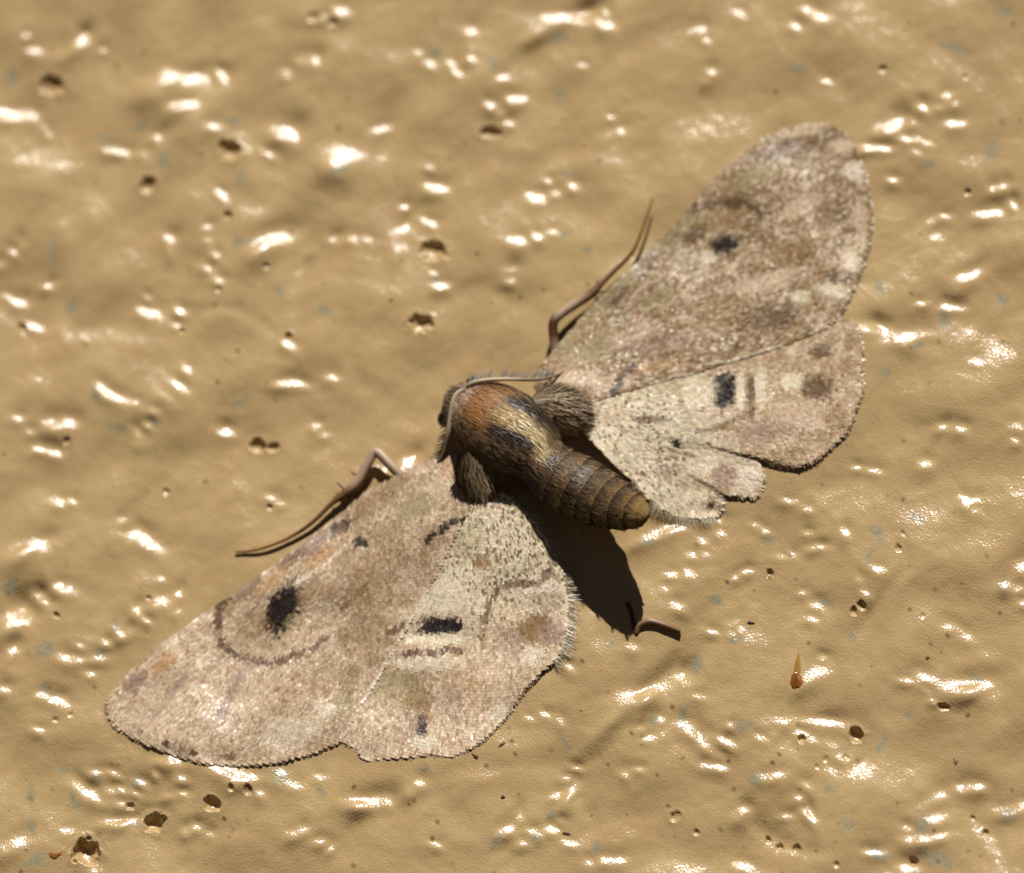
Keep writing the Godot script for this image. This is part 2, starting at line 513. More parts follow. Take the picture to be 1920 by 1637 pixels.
func pits() -> Array:
	return [
		[95, 158, 26, 20, 1.0, 0], [430, 280, 22, 20, 1.3, 0], [276, 346, 16, 16, 1.1, 0], [427, 404, 9, 9, 1.8, 0], [918, 246, 22, 12, 1.6, 0], [812, 470, 25, 20, 1.25, 0], [790, 608, 22, 16, 1.35, 0],
		[540, 630, 8, 8, 1.8, 0], [42, 616, 8, 12, 1.6, 30], [482, 834, 18, 14, 1.4, 0], [512, 838, 12, 10, 1.4, 0], [400, 1508, 16, 14, 1.7, 0], [287, 1541, 21, 18, 1.7, 0], [242, 1510, 8, 7, 1.6, 0],
		[160, 1596, 27, 24, 1.6, 0], [106, 1154, 8, 6, 1.6, -40], [125, 826, 8, 6, 1.5, 40], [1605, 1376, 15, 14, 2.0, 0], [1768, 1325, 12, 5, 2.4, -8], [1503, 1386, 8, 7, 2.0, 0], [1440, 1573, 7, 5, 2.0, -30],
		[1462, 1587, 7, 6, 2.0, 0], [1493, 1594, 10, 9, 1.2, 0], [1848, 1560, 7, 6, 2.0, 0], [1824, 1532, 6, 5, 1.8, 0], [1713, 1615, 9, 9, 1.3, 0], [433, 1478, 7, 7, 1.4, 0], [465, 1482, 10, 9, 1.1, 0],
		[1443, 1072, 8, 8, 1.4, 0], [1684, 1028, 6, 6, 1.4, 0], [1693, 1000, 5, 4, 1.5, 0], [1601, 1146, 8, 8, 1.3, 0], [1616, 1136, 9, 8, 1.2, 0], [280, 1122, 6, 5, 1.5, 0], [340, 620, 8, 6, 1.6, 0],
		[500, 500, 7, 5, 1.4, 0], [410, 545, 8, 5, 1.3, 0], [310, 920, 8, 6, 1.2, 0], [505, 950, 6, 5, 1.5, 0], [1655, 130, 8, 6, 1.3, 0], [1815, 360, 7, 6, 1.4, 0], [1810, 145, 6, 5, 1.4, 0],
		[400, 1497, 4, 3, 1.6, 0], [1586, 1420, 7, 5, 1.0, 0], [1548, 1424, 6, 5, 1.0, 0], [1730, 1155, 5, 4, 1.2, 0], [1305, 1560, 6, 5, 1.4, 0], [1265, 1530, 12, 9, 0.9, 20], [590, 35, 14, 10, 0.9, 0], [625, 45, 12, 9, 1.0, 0],
		[1568, 1622, 6, 5, 1.5, 0], [1530, 1438, 6, 3, 1.6, 0], [132, 1340, 7, 4, 1.3, 40], [103, 1350, 6, 4, 1.3, 0],
	]


func bare_spots() -> Array:
	return [
		[1343, 1126, 15, 16, 0], [1150, 1208, 10, 8, 30], [1308, 1245, 15, 20, 0], [1210, 1020, 26, 11, 15], [1062, 1396, 22, 6, -52], [1645, 1000, 12, 24, 20], [1632, 1045, 8, 20, -20], [1720, 970, 14, 16, -60],
		[1395, 1362, 24, 12, 0], [1652, 1395, 10, 20, -20], [1420, 1462, 16, 22, -30], [1558, 1482, 14, 8, 0], [1588, 1548, 14, 12, 0], [1760, 1612, 40, 16, -15], [1650, 1600, 30, 14, -20], [1890, 1525, 24, 14, -30],
		[1730, 1545, 18, 26, -20], [930, 1580, 10, 18, -30], [1005, 1570, 14, 12, 0], [1032, 1528, 12, 8, 30], [1830, 1272, 16, 8, -20], [1700, 1340, 10, 8, 0], [1280, 1340, 12, 26, -10], [1225, 1350, 10, 16, 0],
		[58, 1488, 10, 24, 5], [138, 1505, 9, 24, 20], [60, 1555, 9, 18, 10], [70, 1615, 28, 14, 20], [85, 1218, 24, 18, 0], [82, 1295, 14, 16, -20], [185, 1228, 12, 10, 0], [215, 1178, 10, 16, 20],
		[255, 1462, 12, 14, -20], [525, 1455, 20, 20, 0], [600, 1485, 14, 10, 0], [130, 1105, 18, 8, 0], [20, 1100, 18, 18, 0], [180, 1455, 12, 6, 0], [455, 750, 34, 7, 28], [290, 792, 9, 14, 40], [220, 800, 26, 8, -10],
		[180, 740, 12, 16, 0], [608, 585, 18, 12, -35], [525, 545, 10, 16, 30], [135, 575, 18, 14, 0], [100, 475, 10, 32, 0], [450, 455, 20, 12, 0], [310, 300, 16, 20, 0], [265, 235, 18, 12, 30], [200, 258, 20, 12, 0],
		[455, 330, 9, 26, -30], [440, 225, 14, 16, -30], [1050, 70, 20, 14, 0], [820, 100, 16, 12, 0], [1050, 175, 14, 12, 0], [925, 120, 12, 24, 40], [1060, 325, 16, 8, -20], [1060, 438, 10, 8, 0], [1100, 470, 12, 8, 0],
		[820, 520, 10, 16, -20], [20, 145, 16, 20, 0], [1790, 90, 30, 12, -20], [1880, 20, 18, 14, 0], [1500, 130, 20, 12, 0], [1860, 280, 14, 20, -30], [1740, 310, 14, 10, 0], [1770, 600, 14, 24, 30], [1660, 700, 14, 10, 0],
		[1650, 540, 10, 18, 20], [1720, 650, 16, 9, 30], [1880, 560, 14, 14, 0], [1880, 1100, 14, 22, 0], [1600, 1190, 12, 8, 0], [1380, 1200, 16, 10, 0], [400, 1320, 0.1, 0.1, 0], [640, 320, 22, 14, 30], [250, 1545, 10, 6, 0],
		[120, 1440, 14, 8, 0], [1120, 1590, 12, 14, 0], [800, 1440, 10, 8, 0], [1440, 1010, 14, 9, 30], [1545, 1130, 16, 10, 0],
	]


# ------------------------------------------------------------------ moth

const PINK := 0
const TAN := 1
const BROWN := 2
const DARK := 3
const CREAM := 4
const OLIVE := 5
const RUST := 6
const WHITE := 7
const MAUVE := 8
const UMBER := 9
var tones := []


func wing_lift(kind: int, p: Vector2) -> float:   # millimetres above the wall, before the wall's own lumps
	var ang: float
	var d: float
	match kind:
		0: # left forewing
			d = p.distance_to(Vector2(885, 880)) / UNIT
			ang = (p - Vector2(760, 740)).angle()
			return 0.026 + 0.50 * exp(-d * d / 7.5) + 0.06 * exp(-pow((d - 3.2) / 1.7, 2.0)) + (0.005 * sin(ang * 46.0) + 0.014 * pow(absf(cos(ang * 10.0)), 40.0)) * smoothstep(1.2, 3.0, d)
		1: # left hindwing
			d = p.distance_to(Vector2(885, 880)) / UNIT
			ang = (p - Vector2(905, 860)).angle()
			return 0.008 + 0.50 * exp(-d * d / 7.5) + 0.06 * exp(-pow((d - 3.2) / 1.7, 2.0)) + (0.005 * sin(ang * 25.0) + 0.012 * pow(absf(cos(ang * 8.0)), 40.0)) * smoothstep(1.0, 2.5, d)
		2: # right forewing
			d = p.distance_to(Vector2(1010, 735)) / UNIT
			ang = (p - Vector2(900, 760)).angle()
			return 0.028 + 0.46 * exp(-d * d / 7.0) + 0.05 * exp(-pow((d - 4.2) / 2.2, 2.0)) + (0.005 * sin(ang * 60.0) + 0.014 * pow(absf(cos(ang * 14.0)), 40.0)) * smoothstep(1.2, 3.0, d)
		_: # right hindwing, with two folds that run out from the body
			d = p.distance_to(Vector2(1010, 735)) / UNIT
			var q := p - Vector2(1060, 765)
			ang = rad_to_deg(q.angle())
			var folds := 0.05 * smoothstep(15.2, 13.6, ang) * exp(-maxf(0.0, 13.6 - ang) / 9.0) * smoothstep(3.4, 4.7, d) + 0.035 * smoothstep(29.0, 27.2, ang) * exp(-maxf(0.0, 27.2 - ang) / 7.0) * smoothstep(3.2, 4.2, d)
			return 0.010 + 0.46 * exp(-d * d / 7.0) + 0.05 * exp(-pow((d - 4.2) / 2.2, 2.0)) * smoothstep(20.0, 5.0, ang) + folds + (0.005 * sin(q.angle() * 30.0) + 0.012 * pow(absf(cos(q.angle() * 9.0)), 40.0)) * smoothstep(1.2, 3.0, d)


func wing_point(kind: int, p: Vector2, above := 0.0) -> Vector3:
	var h := wing_lift(kind, p)
	var w := at(p.x, p.y, h) * 1000.0
	var g := wall_height(w.x, w.y)
	return at(p.x, p.y, maxf(g * lerpf(1.0, 0.6, smoothstep(0.1, 0.4, h)) + h, g + 0.006 + (0.014 if kind % 2 == 0 else 0.0)) + above)


func blot(c: Color, p: Vector2, list: Array, wob: float) -> Color:
	for b in list:
		var q: Vector2 = p - Vector2(b[0], b[1])
		var far: float = maxf(b[2], b[3]) * 1.7
		if absf(q.x) > far or absf(q.y) > far:
			continue
		q = q.rotated(deg_to_rad(b[4]))
		var r := Vector2(q.x / b[2], q.y / b[3]).length() + wob * 0.35
		c = c.lerp(tones[b[5]], minf(b[6] * 1.1, 1.0) * smoothstep(1.3, 0.75, r))
	return c


func streak(c: Color, p: Vector2, list: Array, wob: float) -> Color:
	for l in list:
		var pts: Array = l[0]
		for k in pts.size() - 1:
			var near := Geometry2D.get_closest_point_to_segment(p, pts[k], pts[k + 1])
			var d: float = p.distance_to(near) + wob * l[1] * 0.55
			if d < l[1]:
				c = c.lerp(tones[l[2]], l[3] * smoothstep(l[1], l[1] * 0.45, d))
				break
	return c


func mottle(c: Color, fleck: float) -> Color:
	c = c.lerp(tones[BROWN], 0.55 * smoothstep(0.10, 0.45, fleck))
	return c.lerp(tones[CREAM], 0.45 * smoothstep(-0.10, -0.45, fleck))


func pattern(kind: int, p: Vector2) -> Color:
	var a := n_pat.get_noise_2d(p.x, p.y)
	var b := n_pat.get_noise_2d(p.x * 3.1 + 500.0, p.y * 3.1)
	var wob := n_pat.get_noise_2d(p.x * 4.0, p.y * 4.0 + 900.0) + rng.randf_range(-0.7, 0.7)
	var chance := rng.randf()
	var c: Color
	var fleck := n_pat.get_noise_2d(p.x * 6.0 + 1500.0, p.y * 6.0) + 0.5 * b
	match kind:
		0:
			c = tones[TAN].lerp(tones[PINK], clampf(0.36 + 0.9 * a + 0.7 * b, 0.0, 1.0))
			c = c.lerp(tones[BROWN], clampf(0.9 * n_pat.get_noise_2d(p.x * 0.9 - 700.0, p.y * 0.9) - 0.02, 0.0, 0.5))
			var out := smoothstep(620.0, 330.0, p.x)
			c = c.lerp(tones[PINK], 0.35 * out)
			# streaks that run out along the veins
			var ang := (p - Vector2(760, 740)).angle()
			c = c.lerp(tones[MAUVE], 0.50 * smoothstep(0.05, 0.6, n_pat.get_noise_2d(ang * 1500.0, p.length() * 0.25)))
			if chance < 0.05:
				c = c.lerp(tones[BROWN], 0.7)
			c = blot(mottle(c, fleck), p, lf_blots, wob)
			c = streak(c, p, lf_lines, wob)
		1:
			c = tones[PINK].lerp(tones[CREAM], clampf(smoothstep(1210.0, 1040.0, p.y) * 0.95 + 0.5 * a, 0.0, 1.0))
			c = c.lerp(tones[TAN], clampf(0.55 * smoothstep(1150.0, 1260.0, p.y) * (0.55 + 1.4 * b), 0.0, 1.0))
			var s := p - Vector2(960, 1020)
			if chance < 0.24 * exp(-s.length_squared() / 16000.0):
				c = c.lerp(tones[UMBER], 0.85)
			elif chance > 0.955:
				c = c.lerp(tones[BROWN], 0.6)
			c = blot(mottle(c, fleck), p, lh_blots, wob)
			c = streak(c, p, lh_lines, wob)
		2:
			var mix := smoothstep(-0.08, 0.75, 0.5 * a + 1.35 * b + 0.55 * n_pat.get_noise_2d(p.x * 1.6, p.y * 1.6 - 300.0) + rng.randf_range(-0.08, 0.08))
			c = (tones[BROWN] * 0.74).lerp(tones[PINK], mix * 0.88)  # mottling is the wing's own; the darker tone paints in shade from its tilt
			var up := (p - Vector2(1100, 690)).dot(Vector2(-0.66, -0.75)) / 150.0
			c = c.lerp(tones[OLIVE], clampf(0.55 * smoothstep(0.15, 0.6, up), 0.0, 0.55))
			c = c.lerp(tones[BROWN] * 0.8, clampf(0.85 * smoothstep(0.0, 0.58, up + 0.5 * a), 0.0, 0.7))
			if chance > 0.94:
				c = c.lerp(tones[WHITE], 0.7)
			c = blot(mottle(c, fleck), p, rf_blots, wob)
			c = streak(c, p, rf_lines, wob)
		_:
			c = tones[TAN].lerp(tones[PINK], clampf(0.3 + 0.8 * a + 1.0 * b, 0.0, 1.0))
			c = c.lerp(tones[BROWN], clampf(0.25 + 1.3 * n_pat.get_noise_2d(p.x * 1.8 + 40.0, p.y * 1.8 - 900.0), 0.0, 0.55))
			c = c.lerp(tones[CREAM], clampf(smoothstep(330.0, 60.0, p.distance_to(Vector2(1150, 850))) + 0.4 * a, 0.0, 0.9))
			var s2 := p - Vector2(1190, 830)
			if chance < 0.24 * exp(-s2.length_squared() / 15000.0):
				c = c.lerp(tones[UMBER], 0.85)
			elif chance > 0.93:
				c = c.lerp(tones[BROWN], 0.5)
			c = blot(mottle(c, fleck), p, rh_blots, wob)
			c = streak(c, p, rh_lines, wob)
	return c


var lf_blots := [
	[532, 1138, 54, 26, 62, DARK, 0.95], [545, 1160, 14, 10, 50, OLIVE, 0.5], [575, 1110, 22, 12, 40, BROWN, 0.6], [640, 985, 22, 12, 35, DARK, 0.75], [680, 1014, 16, 9, -15, DARK, 0.85], [590, 1020, 30, 14, 38, MAUVE, 0.8],
	[545, 1050, 26, 10, 38, UMBER, 0.55], [610, 1040, 40, 15, 38, RUST, 0.6], [510, 1085, 40, 14, 38, RUST, 0.45], [470, 1100, 30, 10, 36, UMBER, 0.5], [425, 1130, 22, 14, 40, BROWN, 0.6], [785, 945, 50, 20, 32, OLIVE, 0.65],
	[700, 945, 40, 16, 30, BROWN, 0.5], [740, 905, 40, 10, 30, BROWN, 0.45], [700, 1080, 70, 34, 50, BROWN, 0.40], [650, 1290, 18, 48, -20, OLIVE, 0.75], [655, 1270, 14, 30, -20, BROWN, 0.5], [690, 1180, 40, 50, 0, BROWN, 0.30],
	[266, 1370, 7, 7, 0, UMBER, 0.8], [313, 1393, 6, 7, 0, UMBER, 0.85], [365, 1409, 7, 6, 0, UMBER, 0.85], [432, 1416, 9, 7, 0, UMBER, 0.6], [322, 1299, 8, 6, 0, UMBER, 0.7], [338, 1285, 26, 7, 40, MAUVE, 0.6],
	[258, 1275, 24, 12, 45, MAUVE, 0.85], [310, 1240, 36, 12, 38, RUST, 0.6], [360, 1195, 26, 10, 38, BROWN, 0.45], [545, 1368, 60, 28, 15, WHITE, 0.40], [612, 1330, 18, 14, 0, WHITE, 0.43], [480, 1310, 40, 30, 0, PINK, 0.5],
	[470, 1180, 40, 30, 0, BROWN, 0.30], [500, 1215, 50, 14, 5, OLIVE, 0.4], [600, 1240, 26, 20, 0, BROWN, 0.25], [850, 880, 26, 18, 0, RUST, 0.35], [820, 910, 24, 14, 30, PINK, 0.5], [420, 1330, 10, 26, -35, MAUVE, 0.7],
	[300, 1330, 60, 30, 30, PINK, 0.4], [560, 1290, 30, 16, 0, RUST, 0.2], [720, 1000, 30, 10, 35, OLIVE, 0.3],
]
var lf_lines := [
	[points([428, 1116, 414, 1138, 409, 1172, 416, 1206, 442, 1226, 476, 1237, 510, 1241, 540, 1234, 564, 1222]), 9.0, UMBER, 0.9], [points([586, 1214, 613, 1192]), 7.0, UMBER, 0.85],
	[points([800, 1008, 815, 998, 832, 985, 850, 975, 868, 970, 882, 962]), 9.0, DARK, 0.95], [points([728, 1184, 748, 1176, 772, 1163]), 7.0, UMBER, 0.85], [points([555, 1094, 580, 1074, 612, 1054, 650, 1020]), 5.0, WHITE, 0.7],
	[points([640, 985, 655, 1050, 690, 1110, 730, 1184]), 9.0, BROWN, 0.45], [points([560, 1222, 610, 1250, 650, 1300, 668, 1340]), 10.0, BROWN, 0.35], [points([330, 1210, 350, 1270, 420, 1320, 520, 1345, 600, 1350]), 10.0, PINK, 0.5], [points([470, 1238, 440, 1285, 405, 1350]), 8.0, MAUVE, 0.75], [points([800, 1104, 770, 1160, 740, 1215, 710, 1268, 680, 1316, 655, 1358, 642, 1380]), 5.0, WHITE, 0.75], [points([360, 1240, 320, 1310, 290, 1340]), 7.0, MAUVE, 0.35], [points([640, 1140, 668, 1116, 690, 1090]), 6.0, UMBER, 0.4],  # the white line down the trailing edge is its sunlit rim, painted on
]
var lh_blots := [
	[824, 1174, 40, 21, 0, DARK, 1.0], [850, 1168, 16, 14, 0, DARK, 1.0], [1000, 1178, 34, 24, 20, BROWN, 0.85], [1035, 1185, 24, 22, 0, MAUVE, 0.7], [997, 1228, 22, 15, 10, WHITE, 0.68], [960, 1200, 20, 30, 0, MAUVE, 0.45],
	[1025, 1120, 30, 20, 0, MAUVE, 0.35], [785, 1330, 24, 52, 0, BROWN, 0.7], [792, 1358, 9, 22, 0, DARK, 0.8], [795, 1390, 28, 13, 0, WHITE, 0.61], [930, 1332, 22, 14, 40, WHITE, 0.50], [745, 1290, 44, 40, 0, OLIVE, 0.5],
	[800, 1240, 66, 11, 0, WHITE, 0.54], [830, 1115, 50, 30, 0, CREAM, 0.7], [830, 1195, 50, 10, 0, CREAM, 0.8], [760, 1360, 20, 26, 0, MAUVE, 0.4], [880, 1280, 40, 50, 0, RUST, 0.18], [930, 1270, 20, 40, 10, PINK, 0.5],
	[850, 1310, 20, 50, 0, MAUVE, 0.3], [1000, 1290, 24, 10, 50, MAUVE, 0.5], [700, 1400, 24, 12, 0, MAUVE, 0.35], [905, 1050, 18, 14, 0, BROWN, 0.7], [880, 1010, 40, 26, 40, OLIVE, 0.35], [960, 1330, 10, 20, 0, MAUVE, 0.3],
]
var lh_lines := [
	[points([762, 1223, 790, 1219, 815, 1222, 840, 1214, 866, 1216]), 8.0, UMBER, 0.85], [points([912, 1160, 916, 1130, 934, 1101, 962, 1090, 1008, 1092, 1032, 1066, 1038, 1050]), 8.0, UMBER, 0.75],
	[points([900, 1150, 905, 1210]), 6.0, BROWN, 0.5], [points([950, 1115, 990, 1105, 1040, 1100]), 7.0, WHITE, 0.6], [points([893, 1240, 896, 1170, 900, 1110]), 5.0, CREAM, 0.8], [points([760, 1130, 780, 1135]), 5.0, WHITE, 0.6],
]
var rf_blots := [
	[1355, 460, 26, 15, 10, DARK, 0.9], [1322, 484, 13, 14, 0, WHITE, 0.58], [1210, 496, 32, 13, 45, UMBER, 0.85], [1152, 556, 30, 14, 42, UMBER, 0.9], [1085, 618, 26, 12, 45, BROWN, 0.7], [1300, 440, 26, 14, 45, UMBER, 0.6],
	[1255, 445, 24, 10, 45, UMBER, 0.5], [1440, 592, 62, 20, 14, UMBER, 0.5], [1460, 600, 26, 18, 14, UMBER, 0.5], [1597, 322, 20, 16, 0, WHITE, 0.68], [1592, 488, 16, 22, 0, CREAM, 0.9], [1560, 548, 36, 12, -10, CREAM, 0.75],
	[1500, 250, 48, 8, 10, PINK, 0.8], [1580, 275, 22, 14, 0, PINK, 0.8], [1612, 420, 12, 46, 0, PINK, 0.7], [1572, 520, 24, 12, 0, UMBER, 0.75], [1470, 285, 60, 18, 18, UMBER, 0.5], [1420, 330, 50, 14, 30, OLIVE, 0.5], [1065, 690, 44, 22, 20, RUST, 0.3],
	[1075, 712, 50, 14, 5, PINK, 0.75], [1110, 655, 66, 14, 30, OLIVE, 0.7], [1180, 630, 50, 16, 25, PINK, 0.4], [1240, 645, 80, 18, 12, MAUVE, 0.45], [1140, 720, 40, 14, 10, PINK, 0.5], [1330, 590, 50, 30, 20, BROWN, 0.3],
	[1480, 470, 70, 24, 20, BROWN, 0.35], [1430, 530, 70, 16, 15, PINK, 0.5], [1500, 390, 50, 14, 25, PINK, 0.45], [1550, 400, 20, 30, 0, UMBER, 0.35], [1600, 560, 12, 26, 30, BROWN, 0.5], [1500, 560, 20, 12, 0, CREAM, 0.6],
	[1230, 560, 30, 14, 35, OLIVE, 0.5], [1350, 410, 50, 16, 15, BROWN, 0.5], [1060, 640, 20, 20, 0, OLIVE, 0.6], [1220, 690, 60, 10, 10, RUST, 0.3],
]
var rf_lines := [
	[points([1288, 404, 1302, 389, 1344, 384, 1395, 381, 1426, 404]), 12.0, UMBER, 0.9], [points([1145, 742, 1158, 712, 1186, 688]), 9.0, DARK, 0.8], [points([1365, 672, 1380, 650, 1385, 640]), 6.0, UMBER, 0.7],
	[points([1040, 668, 1090, 612, 1150, 550, 1220, 480, 1290, 404]), 13.0, OLIVE, 0.5], [points([1360, 682, 1400, 668, 1440, 656, 1520, 640]), 5.0, WHITE, 0.6], [points([1300, 640, 1330, 560, 1345, 500]), 9.0, BROWN, 0.5], [points([1480, 640, 1520, 560, 1545, 470, 1550, 380]), 10.0, BROWN, 0.45], [points([1530, 620, 1570, 540, 1590, 450]), 8.0, PINK, 0.5], [points([1260, 560, 1330, 520, 1420, 480]), 7.0, PINK, 0.4],  # white along the trailing edge: a painted highlight where the forewing ends
]
var rh_blots := [
	[1356, 730, 25, 30, 15, DARK, 1.0], [1350, 752, 14, 12, 0, DARK, 0.9], [1384, 735, 7, 34, 0, CREAM, 0.9], [1404, 732, 7, 30, 0, UMBER, 0.75], [1424, 728, 10, 36, 0, CREAM, 0.85], [1528, 728, 28, 22, 0, UMBER, 0.75],
	[1480, 716, 18, 16, 0, CREAM, 0.8], [1536, 660, 18, 14, 0, UMBER, 0.7], [1585, 690, 16, 20, 0, BROWN, 0.5], [1250, 722, 66, 18, 8, OLIVE, 0.55], [1310, 735, 30, 26, 0, CREAM, 0.6], [1430, 808, 76, 20, 12, MAUVE, 0.55],
	[1500, 780, 60, 20, -5, PINK, 0.4], [1400, 890, 24, 28, 0, WHITE, 0.68], [1320, 862, 26, 16, 10, WHITE, 0.54], [1352, 892, 22, 24, 0, MAUVE, 0.8], [1243, 884, 20, 12, 0, MAUVE, 0.6], [1270, 935, 44, 16, 0, CREAM, 0.5],
	[1330, 945, 9, 8, 0, UMBER, 0.8], [1265, 828, 8, 9, 0, DARK, 0.9], [1220, 785, 36, 7, 0, UMBER, 0.65], [1150, 780, 30, 16, 0, PINK, 0.5], [1355, 800, 30, 7, -10, BROWN, 0.6], [1405, 775, 8, 10, 0, UMBER, 0.7], [1560, 790, 26, 14, -30, BROWN, 0.45],
	[1470, 850, 40, 10, 8, BROWN, 0.4], [1300, 905, 36, 12, 0, BROWN, 0.35], [1590, 640, 14, 14, 0, BROWN, 0.5], [1480, 760, 40, 14, 0, TAN, 0.4], [1185, 840, 26, 30, 0, CREAM, 0.5], [1290, 800, 50, 20, 0, CREAM, 0.5],
]
var rh_lines := [
	[points([1088, 796, 1120, 830, 1150, 862]), 12.0, CREAM, 0.95], [points([1300, 808, 1340, 802, 1390, 780]), 6.0, UMBER, 0.6], [points([1230, 860, 1265, 845, 1290, 850]), 6.0, BROWN, 0.5],
]


func build_wing(called: String, moth: Node3D, kind: int, outline: Array, c: Vector2, scale_m: Material, skin_m: Material, label: String) -> void:
	var loop := PackedVector2Array(smooth_loop(points(outline), 5, true))
	var box := Rect2(loop[0], Vector2.ZERO)
	for p in loop:
		box = box.expand(p)
	# the thin skin: a closed sheet with an upper and a lower face
	var pts := PackedVector2Array(loop)
	var rim := loop.size()
	var y := box.position.y
	var odd := 0
	while y < box.end.y:
		var x := box.position.x + 8.0 * odd
		while x < box.end.x:
			var p := Vector2(x, y)
			if Geometry2D.is_point_in_polygon(p, loop):
				pts.append(p + Vector2(rng.randf_range(-2, 2), rng.randf_range(-2, 2)))
			x += 16.0
		y += 14.0
		odd = 1 - odd
	var tri := Geometry2D.triangulate_delaunay(pts)
	var v := PackedVector3Array()
	var n := PackedVector3Array()
	var cc := PackedColorArray()
	var idx := PackedInt32Array()
	for p in pts:
		v.append(wing_point(kind, p))
		n.append(Vector3.ZERO)
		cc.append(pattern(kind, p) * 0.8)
	for k in range(0, tri.size(), 3):
		var mid := (pts[tri[k]] + pts[tri[k + 1]] + pts[tri[k + 2]]) / 3.0
		if not Geometry2D.is_point_in_polygon(mid, loop):
			continue
		var cr := (v[tri[k + 2]] - v[tri[k]]).cross(v[tri[k + 1]] - v[tri[k]])
		var t := [tri[k], tri[k + 1], tri[k + 2]]
		if cr.z < 0.0:
			t = [tri[k], tri[k + 2], tri[k + 1]]
			cr = -cr
		for i in 3:
			n[t[i]] += cr * 1e6
			idx.append(t[i])
	var count := v.size()
	for k in count:
		n[k] = n[k].normalized() if n[k].length() > 0.0 else Vector3.BACK
	for k in count:
		v.append(v[k] - n[k] * 0.000006)
		n.append(-n[k])
		cc.append(cc[k])
	for k in range(0, idx.size(), 3):
		idx.append_array(PackedInt32Array([idx[k] + count, idx[k + 2] + count, idx[k + 1] + count]))
	for k in rim:
		var k2 := (k + 1) % rim
		idx.append_array(PackedInt32Array([k, k2, k + count, k2, k2 + count, k + count]))
	var wing := put(called, make_mesh(v, n, cc, idx), skin_m, moth)
	wing.set_meta("label", label)
	# the scales, row upon row like roof tiles
	var bag := Bag.new()
	var r_hi := 0.0
	var r_lo := 1e9
	for p in loop:
		r_hi = maxf(r_hi, p.distance_to(c))
		r_lo = minf(r_lo, p.distance_to(c))
	if Geometry2D.is_point_in_polygon(c, loop):
		r_lo = 12.0
	var r := r_lo
	var pitch := 6.0
	while r < r_hi + 2.0:
		var step := 3.0 / r
		var a := -PI + step * rng.randf()
		while a < PI:
			var rr := r + rng.randf_range(-0.6, 0.6) + 2.5 * n_pat.get_noise_2d(a * 300.0, r * 0.5)
			var p := c + Vector2(cos(a), sin(a)) * rr
			a += step * rng.randf_range(0.85, 1.15)
			if not box.has_point(p) or not Geometry2D.is_point_in_polygon(p, loop):
				continue
			add_scale(bag, kind, p, (p - c).normalized().rotated(rng.randf_range(-0.16, 0.16)), 12.0, 3.1)
		r += pitch
	var sc := put("wing_scale_cover", bag_mesh(bag), scale_m, wing)
	sc.set_meta("kind", "stuff")
	# the fringe of hair scales along the outer margin
	var hairs := Bag.new()
	for k in rim:
		var p0 := loop[k]
		var p1 := loop[(k + 1) % rim]
		var side := (p1 - p0).normalized()
		var outward := Vector2(side.y, -side.x)
		if Geometry2D.is_point_in_polygon((p0 + p1) * 0.5 + outward * 3.0, loop):
			outward = -outward
		var length := fringe_length(kind, p0)
		if length <= 0.0:
			continue
		var m := int(p0.distance_to(p1) / (0.6 if fringe_soft(kind, p0) else 1.3)) + 1
		for q in m:
			var p := p0.lerp(p1, (q + rng.randf()) / m) - outward * 3.0
			var dir := (outward + (p - c).normalized() * 0.5 + side * rng.randf_range(-0.45, 0.45)).normalized()
			var len := length * rng.randf_range(0.5, 1.15)
			var col := pattern(kind, p)
			if fringe_soft(kind, p):
				col = lin(196, 182, 152).lerp(lin(150, 132, 104), rng.randf())
			elif sin((p.x + p.y * 1.7) * 0.09) > 0.35:
				col = col.lerp(tones[BROWN], 0.45)
			else:
				col = col.lerp(tones[PINK], 0.3)
			var base := wing_point(kind, p, 0.016)
			var tip := wing_point(kind, p + dir * len, -0.010)
			var mid := (base + tip) * 0.5 + Vector3(0, 0, 0.012e-3 * rng.randf())
			var sd := (tip - base).cross(Vector3.BACK).normalized()
			var w: float = (0.42 if fringe_soft(kind, p) else 1.7) / UNIT * 0.001
			hairs.strip([base, mid, tip], [w, w, w * 0.25], sd, ((sd.cross(tip - base)).normalized() + sd * rng.randf_range(-0.4, 0.4)).normalized(), col, col)
	put("fringe", bag_mesh(hairs), scale_m, wing).set_meta("kind", "stuff")


func fringe_soft(kind: int, p: Vector2) -> bool:
	return (kind == 1 and p.x > 985 and p.y < 1235) or (kind == 3 and p.x < 1345 and p.y > 880)


func fringe_length(kind: int, p: Vector2) -> float:
	match kind:
		0: return 0.0 if p.x > 640 else (11.0 if p.y > 1290 + (p.x - 205) * 0.1 else 5.0)
		1: return 0.0 if p.y < 930 or (p.x < 760 and p.y < 1375) or (p.x < 860 and p.y < 1100) else (30.0 if fringe_soft(kind, p) else 12.0)
		2: return 0.0 if p.x < 1100 or (p.y > 620 and p.x < 1560) else (12.0 if p.x > 1420 else 5.0)
		_: return 0.0 if p.x < 1190 or p.y < 605 else (24.0 if fringe_soft(kind, p) else 12.0)


func bag_mesh(b: Bag) -> ArrayMesh:
	return make_mesh(b.v, b.n, b.c, b.i)


